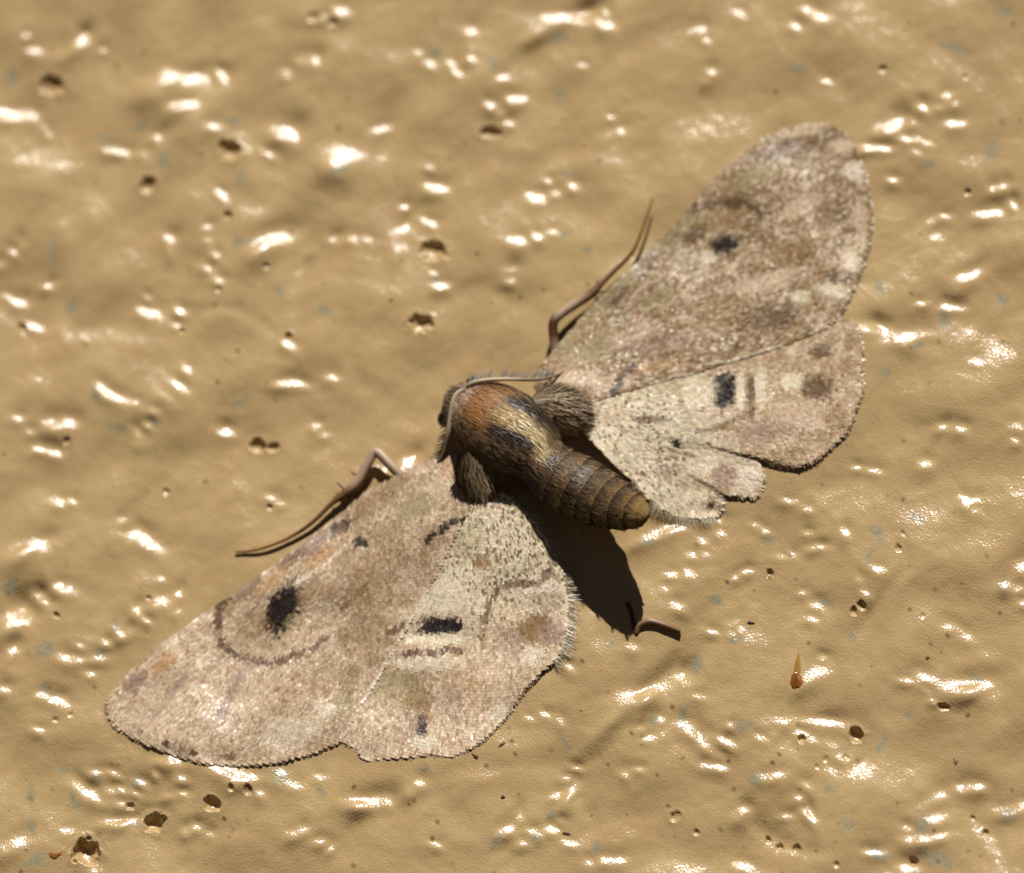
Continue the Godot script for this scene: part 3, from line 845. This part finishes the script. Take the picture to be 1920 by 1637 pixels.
func add_scale(bag: Bag, kind: int, p: Vector2, d: Vector2, length: float, half: float) -> void:
	var side := Vector2(-d.y, d.x)
	var roll := rng.randf_range(-0.07, 0.07)
	var lift := rng.randf_range(0.006, 0.015)
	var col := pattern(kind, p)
	var f := rng.randf_range(0.91, 1.08)
	var hue := rng.randf()
	if hue < 0.25:
		col = Color(col.r * 1.06, col.g * 0.97, col.b * 1.02)
	elif hue < 0.44:
		col = Color(col.r * 0.98, col.g * 1.02, col.b * 0.95)
	elif hue < 0.50:
		col = Color(col.r * 0.80, col.g * 0.72, col.b * 0.58)
	col = Color(col.r * f, col.g * f, col.b * f)
	var tilt := Vector3(rng.randfn(0.0, 0.055), rng.randfn(0.0, 0.055), 0.0)
	var first := bag.v.size()
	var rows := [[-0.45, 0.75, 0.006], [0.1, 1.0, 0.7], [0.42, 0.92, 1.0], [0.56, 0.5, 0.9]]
	var shade := [0.76, 0.90, 1.06, 1.20]  # sheen of each row painted in: roots darker, tips lighter
	var mids := []
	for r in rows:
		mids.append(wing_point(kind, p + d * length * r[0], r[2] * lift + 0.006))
	var sv := at(p.x + side.x * half, p.y + side.y * half) - at(p.x, p.y)
	for k in rows.size():
		var along: Vector3 = (mids[mini(k + 1, 3)] - mids[maxi(k - 1, 0)]).normalized()
		var nn: Vector3 = along.cross(sv).normalized()
		if nn.z < 0.0:
			nn = -nn
		var s: Vector3 = sv * rows[k][1]
		var sn := sv.normalized()
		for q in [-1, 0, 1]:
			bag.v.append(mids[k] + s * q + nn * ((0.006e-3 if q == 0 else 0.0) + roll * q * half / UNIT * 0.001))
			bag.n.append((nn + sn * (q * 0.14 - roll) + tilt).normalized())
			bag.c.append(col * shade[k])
	for k in rows.size() - 1:
		for q in 2:
			var b := first + k * 3 + q
			bag.i.append_array(PackedInt32Array([b, b + 3, b + 1, b + 1, b + 3, b + 4]))


# the body: x, y, height (mm), half width (units), half height over half width
var spine := [
	[840, 738, 0.60, 4, 1.0], [848, 743, 0.64, 28, 0.8], [866, 756, 0.70, 46, 0.70], [890, 771, 0.74, 66, 0.64], [925, 794, 0.76, 78, 0.60], [960, 816, 0.76, 78, 0.60], [990, 838, 0.75, 68, 0.64], [1012, 862, 0.74, 53, 0.70],
	[1036, 884, 0.72, 55, 0.72], [1070, 904, 0.80, 57, 0.72], [1106, 924, 0.86, 56, 0.70], [1144, 943, 1.04, 50, 0.70], [1178, 956, 1.31, 40, 0.70], [1203, 964, 1.53, 27, 0.72], [1213, 967, 1.58, 16, 0.72], [1218, 969, 1.59, 3, 0.72],
]


func spine_at(t: float) -> Array:   # [centre, tangent, half width in m, flatness]
	var f := clampf(t, 0.0, spine.size() - 1.001)
	var vals := []
	for e in [0.0, 0.02]:
		var g := minf(f + e, spine.size() - 1.001)
		var k := int(g)
		var u := g - k
		var a: Array = spine[maxi(k - 1, 0)]
		var b: Array = spine[k]
		var c: Array = spine[k + 1]
		var d: Array = spine[mini(k + 2, spine.size() - 1)]
		var o := []
		for i in 5:
			o.append(0.5 * (2.0 * b[i] + (c[i] - a[i]) * u + (2.0 * a[i] - 5.0 * b[i] + 4.0 * c[i] - d[i]) * u * u + (3.0 * b[i] - a[i] - 3.0 * c[i] + d[i]) * u * u * u))
		vals.append(o)
	var p0 := at(vals[0][0], vals[0][1], vals[0][2])
	var p1 := at(vals[1][0], vals[1][1], vals[1][2])
	var w: float = maxf(vals[0][3], 0.5) / UNIT * 0.001
	if t > 7.6 and t < 13.0:
		var seg := fmod((t - 7.6) / 0.78, 1.0)
		w *= 0.97 + 0.055 * (seg / 0.86 if seg < 0.86 else (1.0 - seg) / 0.14)
	return [p0, (p1 - p0).normalized() if p1.distance_to(p0) > 0.0 else Vector3(0.9, -0.43, 0), w, vals[0][4]]


func body_point(t: float, th: float) -> Array:   # [point, outward normal, tangent]
	var s := spine_at(t)
	var T: Vector3 = s[1]
	var side := T.cross(Vector3.BACK).normalized()
	var up := side.cross(T).normalized()
	var out := side * cos(th) + up * sin(th)
	return [s[0] + side * cos(th) * s[2] + up * sin(th) * s[2] * s[3], out, T]


func body_color(t: float, th: float) -> Color:
	var k := cos(th)
	var a := n_pat.get_noise_2d(t * 90.0, k * 90.0 + 300.0)
	var b := n_pat.get_noise_2d(t * 260.0 + 70.0, k * 200.0)
	var c: Color
	if t < 7.4:
		c = lin(184, 156, 132).lerp(lin(88, 68, 54), clampf(0.45 + b * 1.8, 0, 1))                      # head
		var rusty := clampf(0.9 + a * 0.5, 0, 1) * smoothstep(2.2, 2.8, t)
		c = c.lerp(lin(108, 80, 52), smoothstep(2.2, 2.8, t))
		c = c.lerp(lin(146, 96, 44), rusty * smoothstep(4.6, 3.4, t + 0.3 * b) * smoothstep(0.75, 0.35, absf(k + 0.15)))       # rusty collar
		c = c.lerp(lin(128, 82, 36), rusty * 0.8 * smoothstep(4.8, 4.2, t) * smoothstep(0.14, 0.05, absf(k + 0.84)))
		c = c.lerp(lin(110, 94, 72), smoothstep(0.45, 0.8, absf(k + 0.12)) * smoothstep(3.4, 5.0, t))
		var centre := k + 0.28 - 0.04 * (t - 4.0)
		c = c.lerp(lin(166, 134, 80), smoothstep(0.44, 0.26, absf(centre) + 0.15 * b) * smoothstep(3.7, 4.2, t + 0.2 * a) * smoothstep(5.6, 4.9, t))
		c = c.lerp(lin(198, 174, 124), smoothstep(0.40, 0.20, absf(centre) + 0.35 * b) * smoothstep(4.6, 5.2, t + 0.3 * a) * smoothstep(7.3, 6.7, t))
		var bar := minf(absf(k + 0.62 + 0.13 * (t - 4.3)), absf(k - 0.26 + 0.12 * (t - 4.3)) * 0.85)
		c = c.lerp(lin(40, 28, 22), 1.0 * smoothstep(0.21, 0.10, bar + 0.12 * b) * smoothstep(3.8, 4.3, t + 0.3 * a) * smoothstep(6.5, 6.0, t))
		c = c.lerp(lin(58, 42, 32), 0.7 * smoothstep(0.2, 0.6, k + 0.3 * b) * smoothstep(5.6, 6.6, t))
	else:
		c = lin(112, 84, 48).lerp(lin(60, 42, 25), clampf(0.45 + 1.5 * a + 0.6 * b, 0, 1))
		c = c.lerp(lin(140, 112, 62), smoothstep(11.6, 12.8, t + 0.5 * a))
		c = c.lerp(lin(84, 60, 32), smoothstep(13.6, 14.3, t) * 0.7)
		var seg := fmod((t - 7.6) / 0.78, 1.0)
		if t > 7.6 and t < 12.8:
			c = c.lerp(lin(186, 160, 112), 0.85 * smoothstep(0.74, 0.92, seg) * clampf(0.5 + 0.5 * smoothstep(0.2, 0.8, absf(k)) + 0.5 * b, 0.0, 1.0))
			c = c.lerp(lin(36, 26, 18), 0.75 * smoothstep(0.22, 0.06, seg))  # shade behind each ring edge, painted dark into the colour
		c = c.lerp(lin(40, 28, 20), 0.75 * smoothstep(8.6, 7.5, t))
	return c


func build_body(moth: Node3D, skin: Material, hair_m: Material) -> void:
	var v := PackedVector3Array()
	var n := PackedVector3Array()
	var cc := PackedColorArray()
	var idx := PackedInt32Array()
	var rings := 190
	var seg := 44
	var last := spine.size() - 1.002
	for r in rings + 1:
		var t := last * r / rings
		for s in seg:
			var th := TAU * s / seg
			v.append(body_point(t, th)[0])
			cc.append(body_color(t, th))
			n.append(Vector3.ZERO)
	for r in rings:
		for s in seg:
			var a := r * seg + s
			var b := r * seg + (s + 1) % seg
			for tri in [[a, a + seg, b], [b, a + seg, b + seg]]:
				var cr := (v[tri[2]] - v[tri[0]]).cross(v[tri[1]] - v[tri[0]]) * 1e8
				for q in tri:
					idx.append(q)
					n[q] += cr
	var flip := n[(rings / 3) * seg + seg / 4].z < 0.0
	for k in n.size():
		n[k] = (-n[k] if flip else n[k]).normalized()
	if flip:
		for k in range(0, idx.size(), 3):
			var q := idx[k + 1]
			idx[k + 1] = idx[k + 2]
			idx[k + 2] = q
	var body := put("body", make_mesh(v, n, cc, idx), skin, moth)
	# fur and scales over the whole back
	var bag := Bag.new()
	for k in 16000:
		var t := rng.randf_range(0.8, 14.2)
		var th := rng.randf_range(-0.35, PI + 0.35)
		var at0 := body_point(t, th)
		var out: Vector3 = at0[1]
		var ahead: Vector3 = body_point(t + 0.06, th)[0]
		var T: Vector3 = (ahead - at0[0]).normalized()
		var side := T.cross(out).normalized()
		out = side.cross(T).normalized()
		var abdomen := t > 7.4
		var len := (rng.randf_range(0.12, 0.20) if abdomen else rng.randf_range(0.12, 0.26)) * 0.001
		if t > 12.8:
			len *= 0.7
		if abdomen:
			T = at0[2]
			out = at0[1]
			side = T.cross(out).normalized()
		var lift := rng.randf_range(0.015, 0.06) if abdomen else (rng.randf_range(0.04, 0.16) if t < 4.5 else rng.randf_range(0.08, 0.28))
		var seg_f := fmod((t - 7.6) / 0.78, 1.0)
		if abdomen and seg_f > 0.85 and t < 12.8:
			lift += 0.03
		var dir := (T + out * lift + side * rng.randf_range(-0.22, 0.22)).normalized()
		var p: Vector3 = at0[0] - out * 0.00001
		var mid := p + dir * len * 0.55
		var tip := p + dir * len - out * len * 0.12
		if abdomen:
			# the abdomen's scales lie flat along its rings
			var dt := len / 0.00044
			if t > 7.6 and t < 12.8:
				dt = minf(dt, (1.0 - seg_f) * 0.78 + 0.05)
			p = at0[0] + out * 0.000002
			mid = body_point(t + dt * 0.5, th + rng.randf_range(-0.04, 0.04))[0] + out * 0.000008
			tip = body_point(t + dt, th + rng.randf_range(-0.08, 0.08))[0] + out * rng.randf_range(0.000006, 0.00002)
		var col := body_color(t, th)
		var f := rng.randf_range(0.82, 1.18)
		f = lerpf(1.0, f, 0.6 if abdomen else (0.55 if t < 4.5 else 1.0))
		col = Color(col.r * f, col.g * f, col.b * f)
		var w := (rng.randf_range(0.007, 0.015) if abdomen else rng.randf_range(0.007, 0.016)) * 0.001
		var sd := (side + out * rng.randf_range(-0.3, 0.3)).normalized()
		bag.strip([p, mid, tip], [w, w * 0.95, w * 0.3], sd, (out + side * rng.randf_range(-0.35, 0.35) - T * 0.1).normalized(), col, col.lerp(lin(190, 168, 130), 0.12))
	# pale tufts along the hind edge of each ring, at the sides
	for ring in 7:
		for k in 60:
			var t := 7.6 + 0.78 * (ring + rng.randf_range(0.82, 1.0))
			var th := rng.randf_range(-0.25, 0.75) if k < 42 else PI - rng.randf_range(-0.2, 0.5)
			var b0 := body_point(t, th)
			var out: Vector3 = b0[1]
			var T: Vector3 = b0[2]
			var dir := (T + out * rng.randf_range(0.25, 0.7)).normalized()
			var len := rng.randf_range(0.07, 0.15) * 0.001
			var sd := T.cross(out).normalized()
			var col := lin(186, 164, 118).lerp(lin(120, 96, 62), rng.randf())
			var w := rng.randf_range(0.006, 0.012) * 0.001
			bag.strip([b0[0], b0[0] + dir * len * 0.5, b0[0] + dir * len], [w, w, w * 0.3], sd, (out + sd * rng.randf_range(-0.3, 0.3)).normalized(), col, col)
	put("fur", bag_mesh(bag), hair_m, body).set_meta("kind", "stuff")
	# dark compound eyes on the sides of the head
	for s in [-0.15, PI + 0.15]:
		var e := body_point(1.75, s)
		var ball := SphereMesh.new()
		ball.radius = 0.00019
		ball.height = 0.00038
		ball.radial_segments = 20
		ball.rings = 12
		var em := StandardMaterial3D.new()
		em.albedo_color = Color(0.09, 0.07, 0.06)
		em.roughness = 0.25
		var eo := put("eye", ball, em, body)
		eo.position = e[0]


func tuft(moth: Node3D, from: Array, to: Array, spread: float, hair_m: Material) -> void:
	# a shoulder cover: a flattened, tapering lump with long scales that sweep back over the wing root
	var bag := Bag.new()
	var a := at(from[0], from[1], from[2])
	var b := at(to[0], to[1], to[2])
	var T := (b - a).normalized()
	var side := T.cross(Vector3.BACK).normalized()
	var up := side.cross(T).normalized()
	var len := a.distance_to(b)
	var rings := 16
	var seg := 20
	var w0 := spread / UNIT * 0.001
	var cols := [lin(140, 118, 90), lin(110, 92, 70), lin(176, 154, 122), lin(84, 66, 50)]
	for r in rings + 1:
		var u := float(r) / rings
		var w := w0 * sqrt(maxf(0.0, 1.0 - pow(2.0 * u - 1.0, 2.0) * 0.97)) * (1.0 - 0.35 * u)
		for s in seg:
			var th := TAU * s / seg
			var out := side * cos(th) + up * sin(th)
			bag.v.append(a + T * len * u + side * cos(th) * w + up * sin(th) * w * 0.24)
			bag.n.append(out)
			bag.c.append(cols[1])
	for r in rings:
		for s in seg:
			var p := r * seg + s
			var q := r * seg + (s + 1) % seg
			bag.i.append_array(PackedInt32Array([p, q, p + seg, q, q + seg, p + seg]))
	for k in 2000:
		var u := rng.randf()
		var th := rng.randf_range(-0.2, PI + 0.2)
		var w := w0 * sqrt(maxf(0.0, 1.0 - pow(2.0 * u - 1.0, 2.0) * 0.97)) * (1.0 - 0.35 * u)
		var out := side * cos(th) + up * sin(th)
		var p := a + T * len * u + side * cos(th) * w + up * sin(th) * w * 0.24
		var l := rng.randf_range(0.16, 0.48) * 0.001
		var dir := (T + out * rng.randf_range(0.05, 0.3) + side * (rng.randf_range(-0.35, 0.35) + 0.35 * cos(th))).normalized()
		var sd := dir.cross(out).normalized()
		var col: Color = cols[rng.randi() % 4].lerp(cols[0], 0.5)
		var hw := rng.randf_range(0.009, 0.020) * 0.001
		bag.strip([p, p + dir * l * 0.5, p + dir * l - out * l * 0.2], [hw, hw, hw * 0.25], sd, (out + sd * rng.randf_range(-0.5, 0.5)).normalized(), col, col)
	put("tegula", bag_mesh(bag), hair_m, moth)


func tube(path: Array, radii: Array, cols: Array, seg := 12, per := 8) -> ArrayMesh:
	# path in plan units with heights; radii in plan units
	var p := smooth_loop(points3(path), per, false)
	var v := PackedVector3Array()
	var n := PackedVector3Array()
	var c := PackedColorArray()
	var idx := PackedInt32Array()
	var last := p.size() - 1
	for k in p.size():
		var f := float(k) / per
		var i := mini(int(f), radii.size() - 1)
		var j := mini(i + 1, radii.size() - 1)
		var r: float = lerpf(radii[i], radii[j], f - i) / UNIT * 0.001
		var a := at(p[maxi(k - 1, 0)].x, p[maxi(k - 1, 0)].y, p[maxi(k - 1, 0)].z)
		var b := at(p[mini(k + 1, last)].x, p[mini(k + 1, last)].y, p[mini(k + 1, last)].z)
		var m := at(p[k].x, p[k].y, p[k].z)
		var T := (b - a).normalized()
		var side := T.cross(Vector3.BACK).normalized()
		var up := side.cross(T)
		var col: Color = cols[i].lerp(cols[j], f - i)
		for s in seg:
			var th := TAU * s / seg
			var out := side * cos(th) + up * sin(th)
			v.append(m + out * r)
			n.append(out)
			c.append(col)
	for k in last:
		for s in seg:
			var q := k * seg + s
			var w := k * seg + (s + 1) % seg
			idx.append_array(PackedInt32Array([q, w, q + seg, w, w + seg, q + seg]))
	return make_mesh(v, n, c, idx)


func build_legs(moth: Node3D) -> void:
	var m := vertex_material(0.42, 0.5)
	var pale := lin(168, 142, 116)
	var brown := lin(104, 72, 40)
	var amber := lin(132, 88, 34)
	var dark := lin(78, 52, 32)
	var first := put("leg", tube([800, 935, 0.30, 765, 905, 0.30, 735, 875, 0.34, 706, 848, 0.30, 690, 868, 0.27, 670, 904, 0.22, 648, 924, 0.20, 622, 944, 0.18, 594, 972, 0.17, 568, 993, 0.16, 536, 1011, 0.15, 504, 1024, 0.14, 474, 1032, 0.12, 441, 1035, 0.09],
		[10, 10, 9.5, 9.5, 9.5, 10, 9, 5, 4.2, 3.8, 3.4, 3, 2.7, 2], [pale, pale, pale, pale, pale, pale, brown, brown, brown, dark, amber, amber, amber, amber]), m, moth)
	var second := put("leg", tube([1052, 705, 0.30, 1044, 670, 0.34, 1038, 630, 0.38, 1038, 604, 0.42, 1052, 588, 0.40, 1078, 570, 0.38, 1110, 550, 0.36, 1128, 532, 0.34, 1152, 508, 0.33, 1182, 478, 0.33, 1196, 452, 0.33, 1210, 414, 0.32, 1224, 372, 0.30],
		[10, 9.5, 9, 9, 9.5, 10, 9, 5, 4.4, 4, 3.4, 2.6, 1.5], [pale, pale, dark, dark, pale, pale, brown, brown, brown, brown, amber, amber, amber]), m, moth)
	for g in [[first, 652, 921, 0.2, -20, -16], [first, 650, 924, 0.2, -26, 10], [first, 676, 896, 0.22, -18, -12], [second, 1112, 548, 0.36, 10, -22], [second, 1112, 549, 0.36, 24, -4], [second, 1084, 566, 0.38, 14, -16]]:
		var x: float = g[1]
		var y: float = g[2]
		put("spur", tube([x, y, g[3], x + g[4] * 0.5, y + g[5] * 0.5, g[3] - 0.01, x + g[4], y + g[5], g[3] - 0.04], [3.6, 3.0, 1.2], [pale, brown, brown], 8, 4), m, g[0])
	put("leg", tube([1176, 1130, 0.05, 1184, 1150, 0.05, 1188, 1170, 0.05, 1193, 1187, 0.06, 1199, 1173, 0.12, 1217, 1165, 0.15, 1246, 1172, 0.12, 1276, 1184, 0.06],
		[4, 4.5, 5, 5, 6, 6, 5.5, 4], [dark, dark, dark, brown, brown.lerp(pale, 0.3), brown.lerp(pale, 0.35), brown.lerp(pale, 0.3), brown]), m, moth)


func build_antennae(moth: Node3D) -> void:
	var m := vertex_material(0.5, 0.5)
	var pale := lin(178, 160, 132)
	var grey := lin(116, 98, 78)
	var hair := lin(70, 54, 42)
	var paths := [
		[872, 730, 1.02, 858, 738, 1.04, 850, 754, 1.02, 846, 780, 0.94, 842, 806, 0.84, 837, 830, 0.70, 828, 856, 0.56, 808, 882, 0.40],
		[876, 724, 1.02, 892, 716, 1.06, 920, 712, 1.06, 950, 711, 1.02, 980, 712, 0.96, 1006, 712, 0.84, 1030, 708, 0.66, 1056, 698, 0.46],
	]
	for s in 2:
		var shaft := put("antenna", tube(paths[s], ([5, 5.2, 5.8, 6, 5.4, 4.2, 3, 2] if s == 0 else [4.6, 4.2, 3.8, 3.4, 3.2, 3, 2.6, 2]), [grey, pale, pale, pale, pale if s == 0 else grey, grey, grey, grey]), m, moth)
		var line := smooth_loop(points3(paths[s]), 14, false)
		var bag := Bag.new()
		for k in range(6, line.size() - 10):
			for both in 2:
				if rng.randf() < 0.5:
					continue
				var p: Vector3 = line[k]
				var q: Vector3 = line[mini(k + 1, line.size() - 1)]
				var along := Vector2(q.x - p.x, q.y - p.y).normalized()
				var across := Vector2(along.y, -along.x) * (1.0 if s == 1 else -1.0)
				var d := (across + along * 0.7 + along * rng.randf_range(-0.1, 0.1)).normalized()
				var length := rng.randf_range(17.0, 25.0)
				var base := at(p.x + across.x * 4.0, p.y + across.y * 4.0, p.z - 0.02 * both)
				var tip := at(p.x + d.x * length, p.y + d.y * length, p.z - 0.05 - 0.10 * both)
				var sd := (tip - base).cross(Vector3.BACK).normalized()
				var w := 0.6 / UNIT * 0.001
				bag.strip([base, base.lerp(tip, 0.5), tip], [w, w * 0.9, w * 0.35], sd, sd.cross(tip - base).normalized(), hair, hair)
		put("cilia", bag_mesh(bag), m, shaft).set_meta("kind", "stuff")


func build_moth() -> void:
	tones = [lin(214, 189, 159), lin(186, 159, 127), lin(150, 118, 74), lin(32, 21, 14), lin(228, 215, 184), lin(162, 146, 104), lin(196, 148, 98), lin(234, 220, 196), lin(156, 130, 112), lin(94, 66, 40)]
	var moth := Node3D.new()
	moth.name = "moth"
	add_child(moth)
	tag(moth, "small brown and pinkish moth with spread dark-spotted wings resting on the tan wall", "moth")
	var scale_m := vertex_material(0.40, 0.6)
	var skin_m := vertex_material(0.6, 0.4)
	var hair_m := vertex_material(0.45, 0.5)
	build_wing("hindwing", moth, 1, [890, 900, 915, 912, 945, 928, 975, 955, 1005, 985, 1030, 1025, 1050, 1070, 1061, 1115, 1063, 1160, 1053, 1211, 1036, 1236, 1017, 1252, 998, 1272, 980, 1291, 953, 1331, 930, 1360, 907, 1381, 873, 1404, 842, 1416, 815, 1414, 793, 1412, 755, 1417, 717, 1419, 690, 1422, 679, 1415, 672, 1402, 648, 1392, 640, 1375, 660, 1330, 700, 1240, 745, 1140, 800, 1030, 850, 940],
		Vector2(905, 860), scale_m, skin_m, "left hindwing, cream near the body, with one black spot")
	build_wing("hindwing", moth, 3, [1066, 762, 1150, 715, 1260, 690, 1380, 655, 1480, 625, 1550, 600, 1590, 600, 1606, 628, 1614, 665, 1612, 700, 1614, 730, 1600, 768, 1585, 805, 1556, 836, 1520, 862, 1488, 874, 1452, 868, 1428, 860, 1413, 858, 1419, 870, 1427, 892, 1424, 916, 1418, 928, 1408, 929, 1366, 926, 1338, 918, 1342, 930, 1352, 946, 1346, 964, 1310, 968, 1272, 966, 1240, 952, 1212, 930, 1185, 900, 1150, 868, 1118, 834, 1084, 798],
		Vector2(1040, 752), scale_m, skin_m, "right hindwing with two folds and one black spot")
	build_wing("forewing", moth, 0, [858, 850, 800, 868, 745, 894, 690, 922, 640, 964, 590, 1003, 540, 1040, 482, 1084, 425, 1124, 370, 1160, 320, 1196, 270, 1236, 236, 1270, 213, 1300, 204, 1326, 209, 1348, 228, 1367, 262, 1386, 300, 1402, 342, 1417, 386, 1427, 432, 1431, 480, 1430, 530, 1424, 580, 1411, 618, 1396, 640, 1384, 660, 1348, 690, 1300, 720, 1250, 748, 1200, 790, 1125, 830, 1050, 862, 985, 884, 935, 890, 890],
		Vector2(760, 740), scale_m, skin_m, "left forewing, pale pinkish tan with a dark slanting spot")
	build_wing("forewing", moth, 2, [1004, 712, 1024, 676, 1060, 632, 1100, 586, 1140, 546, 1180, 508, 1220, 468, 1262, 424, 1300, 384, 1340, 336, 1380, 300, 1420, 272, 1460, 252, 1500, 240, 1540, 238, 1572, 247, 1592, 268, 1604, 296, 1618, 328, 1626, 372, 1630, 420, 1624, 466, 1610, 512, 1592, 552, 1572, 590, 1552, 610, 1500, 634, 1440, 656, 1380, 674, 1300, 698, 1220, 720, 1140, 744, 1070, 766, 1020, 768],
		Vector2(900, 780), scale_m, skin_m, "right forewing, mottled brown, with the shade of its tilt painted in")
	build_legs(moth)
	build_body(moth, skin_m, hair_m)
	tuft(moth, [890, 834, 0.94], [908, 912, 0.62], 50, hair_m)
	tuft(moth, [996, 756, 0.93], [1084, 774, 0.62], 46, hair_m)
	build_antennae(moth)


# ------------------------------------------------------------------ small things

func dome(cx: float, cy: float, outline: Callable, tall: float, col: Color, rim_col: Color, rim_n := 28, rings := 9) -> ArrayMesh:
	# a low drop-like lump that sits on the wall; outline(angle) gives the offset of its edge in plan units
	var v := PackedVector3Array()
	var c := PackedColorArray()
	var n := PackedVector3Array()
	var idx := PackedInt32Array()
	for r in rings + 1:
		var u := float(r) / rings
		for s in rim_n:
			var o: Vector2 = outline.call(TAU * s / rim_n)
			var p := Vector2(cx, cy) + o * u
			var w := at(p.x, p.y) * 1000.0
			var h := wall_height(w.x, w.y) - 0.012 + tall * sqrt(maxf(0.0, 1.0 - u * u))
			v.append(at(p.x, p.y, h))
			n.append(Vector3.ZERO)
			c.append(col.lerp(rim_col, u * u))
	for r in rings:
		for s in rim_n:
			var a := r * rim_n + s
			var b := r * rim_n + (s + 1) % rim_n
			for tri in [[a, b, a + rim_n], [b, b + rim_n, a + rim_n]]:
				var cr := (v[tri[2]] - v[tri[0]]).cross(v[tri[1]] - v[tri[0]])
				var t: Array = tri if cr.z >= 0.0 else [tri[0], tri[2], tri[1]]
				for q in t:
					idx.append(q)
					n[q] += (cr if cr.z >= 0.0 else -cr) * 1e9
	for k in n.size():
		n[k] = n[k].normalized() if n[k].length() > 0.0 else Vector3.BACK
	return make_mesh(v, n, c, idx)


func build_drop() -> void:
	var drop := Node3D.new()
	drop.name = "resin_drop"
	add_child(drop)
	tag(drop, "amber brown sticky drop with a tapering tail running up the wall", "drop")
	var m := vertex_material(0.12, 0.6)
	var head := func(a: float) -> Vector2: return Vector2(cos(a) * 12.5, sin(a) * 17.0) * (1.0 + 0.09 * sin(a * 3.0 + 0.7) + 0.05 * sin(a * 7.0))
	put("bead", dome(1493, 1276, head, 0.05, lin(112, 62, 20), lin(158, 104, 44)), m, drop)
	var tail := func(a: float) -> Vector2: return Vector2(cos(a) * (6.5 + 3.5 * sin(a)) + 3.5 * (0.5 - 0.5 * sin(a)), sin(a) * 27.0)
	put("tail", dome(1494, 1246, tail, 0.034, lin(158, 116, 54), lin(176, 140, 84)), m, drop)


func build_flecks() -> void:
	# x, y, half length, half width, turn, red, green, blue of each, with what sets it apart
	var list := [
		[[103, 1603, 14, 8, 12], lin(142, 92, 34), "small oval orange brown fleck near the bottom left corner", "fleck"],
		[[1062, 1563, 9, 3, -10], lin(70, 40, 22), "thin dark brown bristle on the wall below the dark-spotted hindwing", "bristle"],
		[[943, 1495, 4.5, 4, 0], lin(52, 34, 24), "tiny round black grain below the left hindwing", "grain"],
		[[1408, 1168, 8, 3, -5], lin(46, 30, 22), "tiny black sliver right of the leg tip below the abdomen", "sliver"],
		[[941, 1396, 9, 2.5, 35], lin(80, 48, 26), "short curved brown fibre beside the lower edge of the left hindwing", "fibre"],
		[[1739, 1233, 4, 4.5, 60], lin(120, 86, 64), "tiny mauve brown grain above the glossy lump at lower right", "grain"],
		[[1792, 1427, 5, 8, 10], lin(140, 112, 88), "faint greyish brown oval fleck right of the black pit", "fleck"],
		[[891, 1418, 8, 4, -40], lin(86, 54, 32), "brown crumb touching the bottom fringe of the left hindwing", "crumb"],
	]
	var m := vertex_material(0.5, 0.4)
	for f in list:
		var g: Array = f[0]
		var edge := func(a: float) -> Vector2: return (Vector2(cos(a) * g[2], sin(a) * g[3]) * (1.0 + 0.14 * sin(a * 3.0 + g[0]) + 0.08 * sin(a * 5.0))).rotated(-deg_to_rad(g[4]))
		var o := put(numbered(f[3]), dome(g[0], g[1], edge, 0.035, f[1], f[1], 18, 5), m, self)
		tag(o, f[2], f[3])
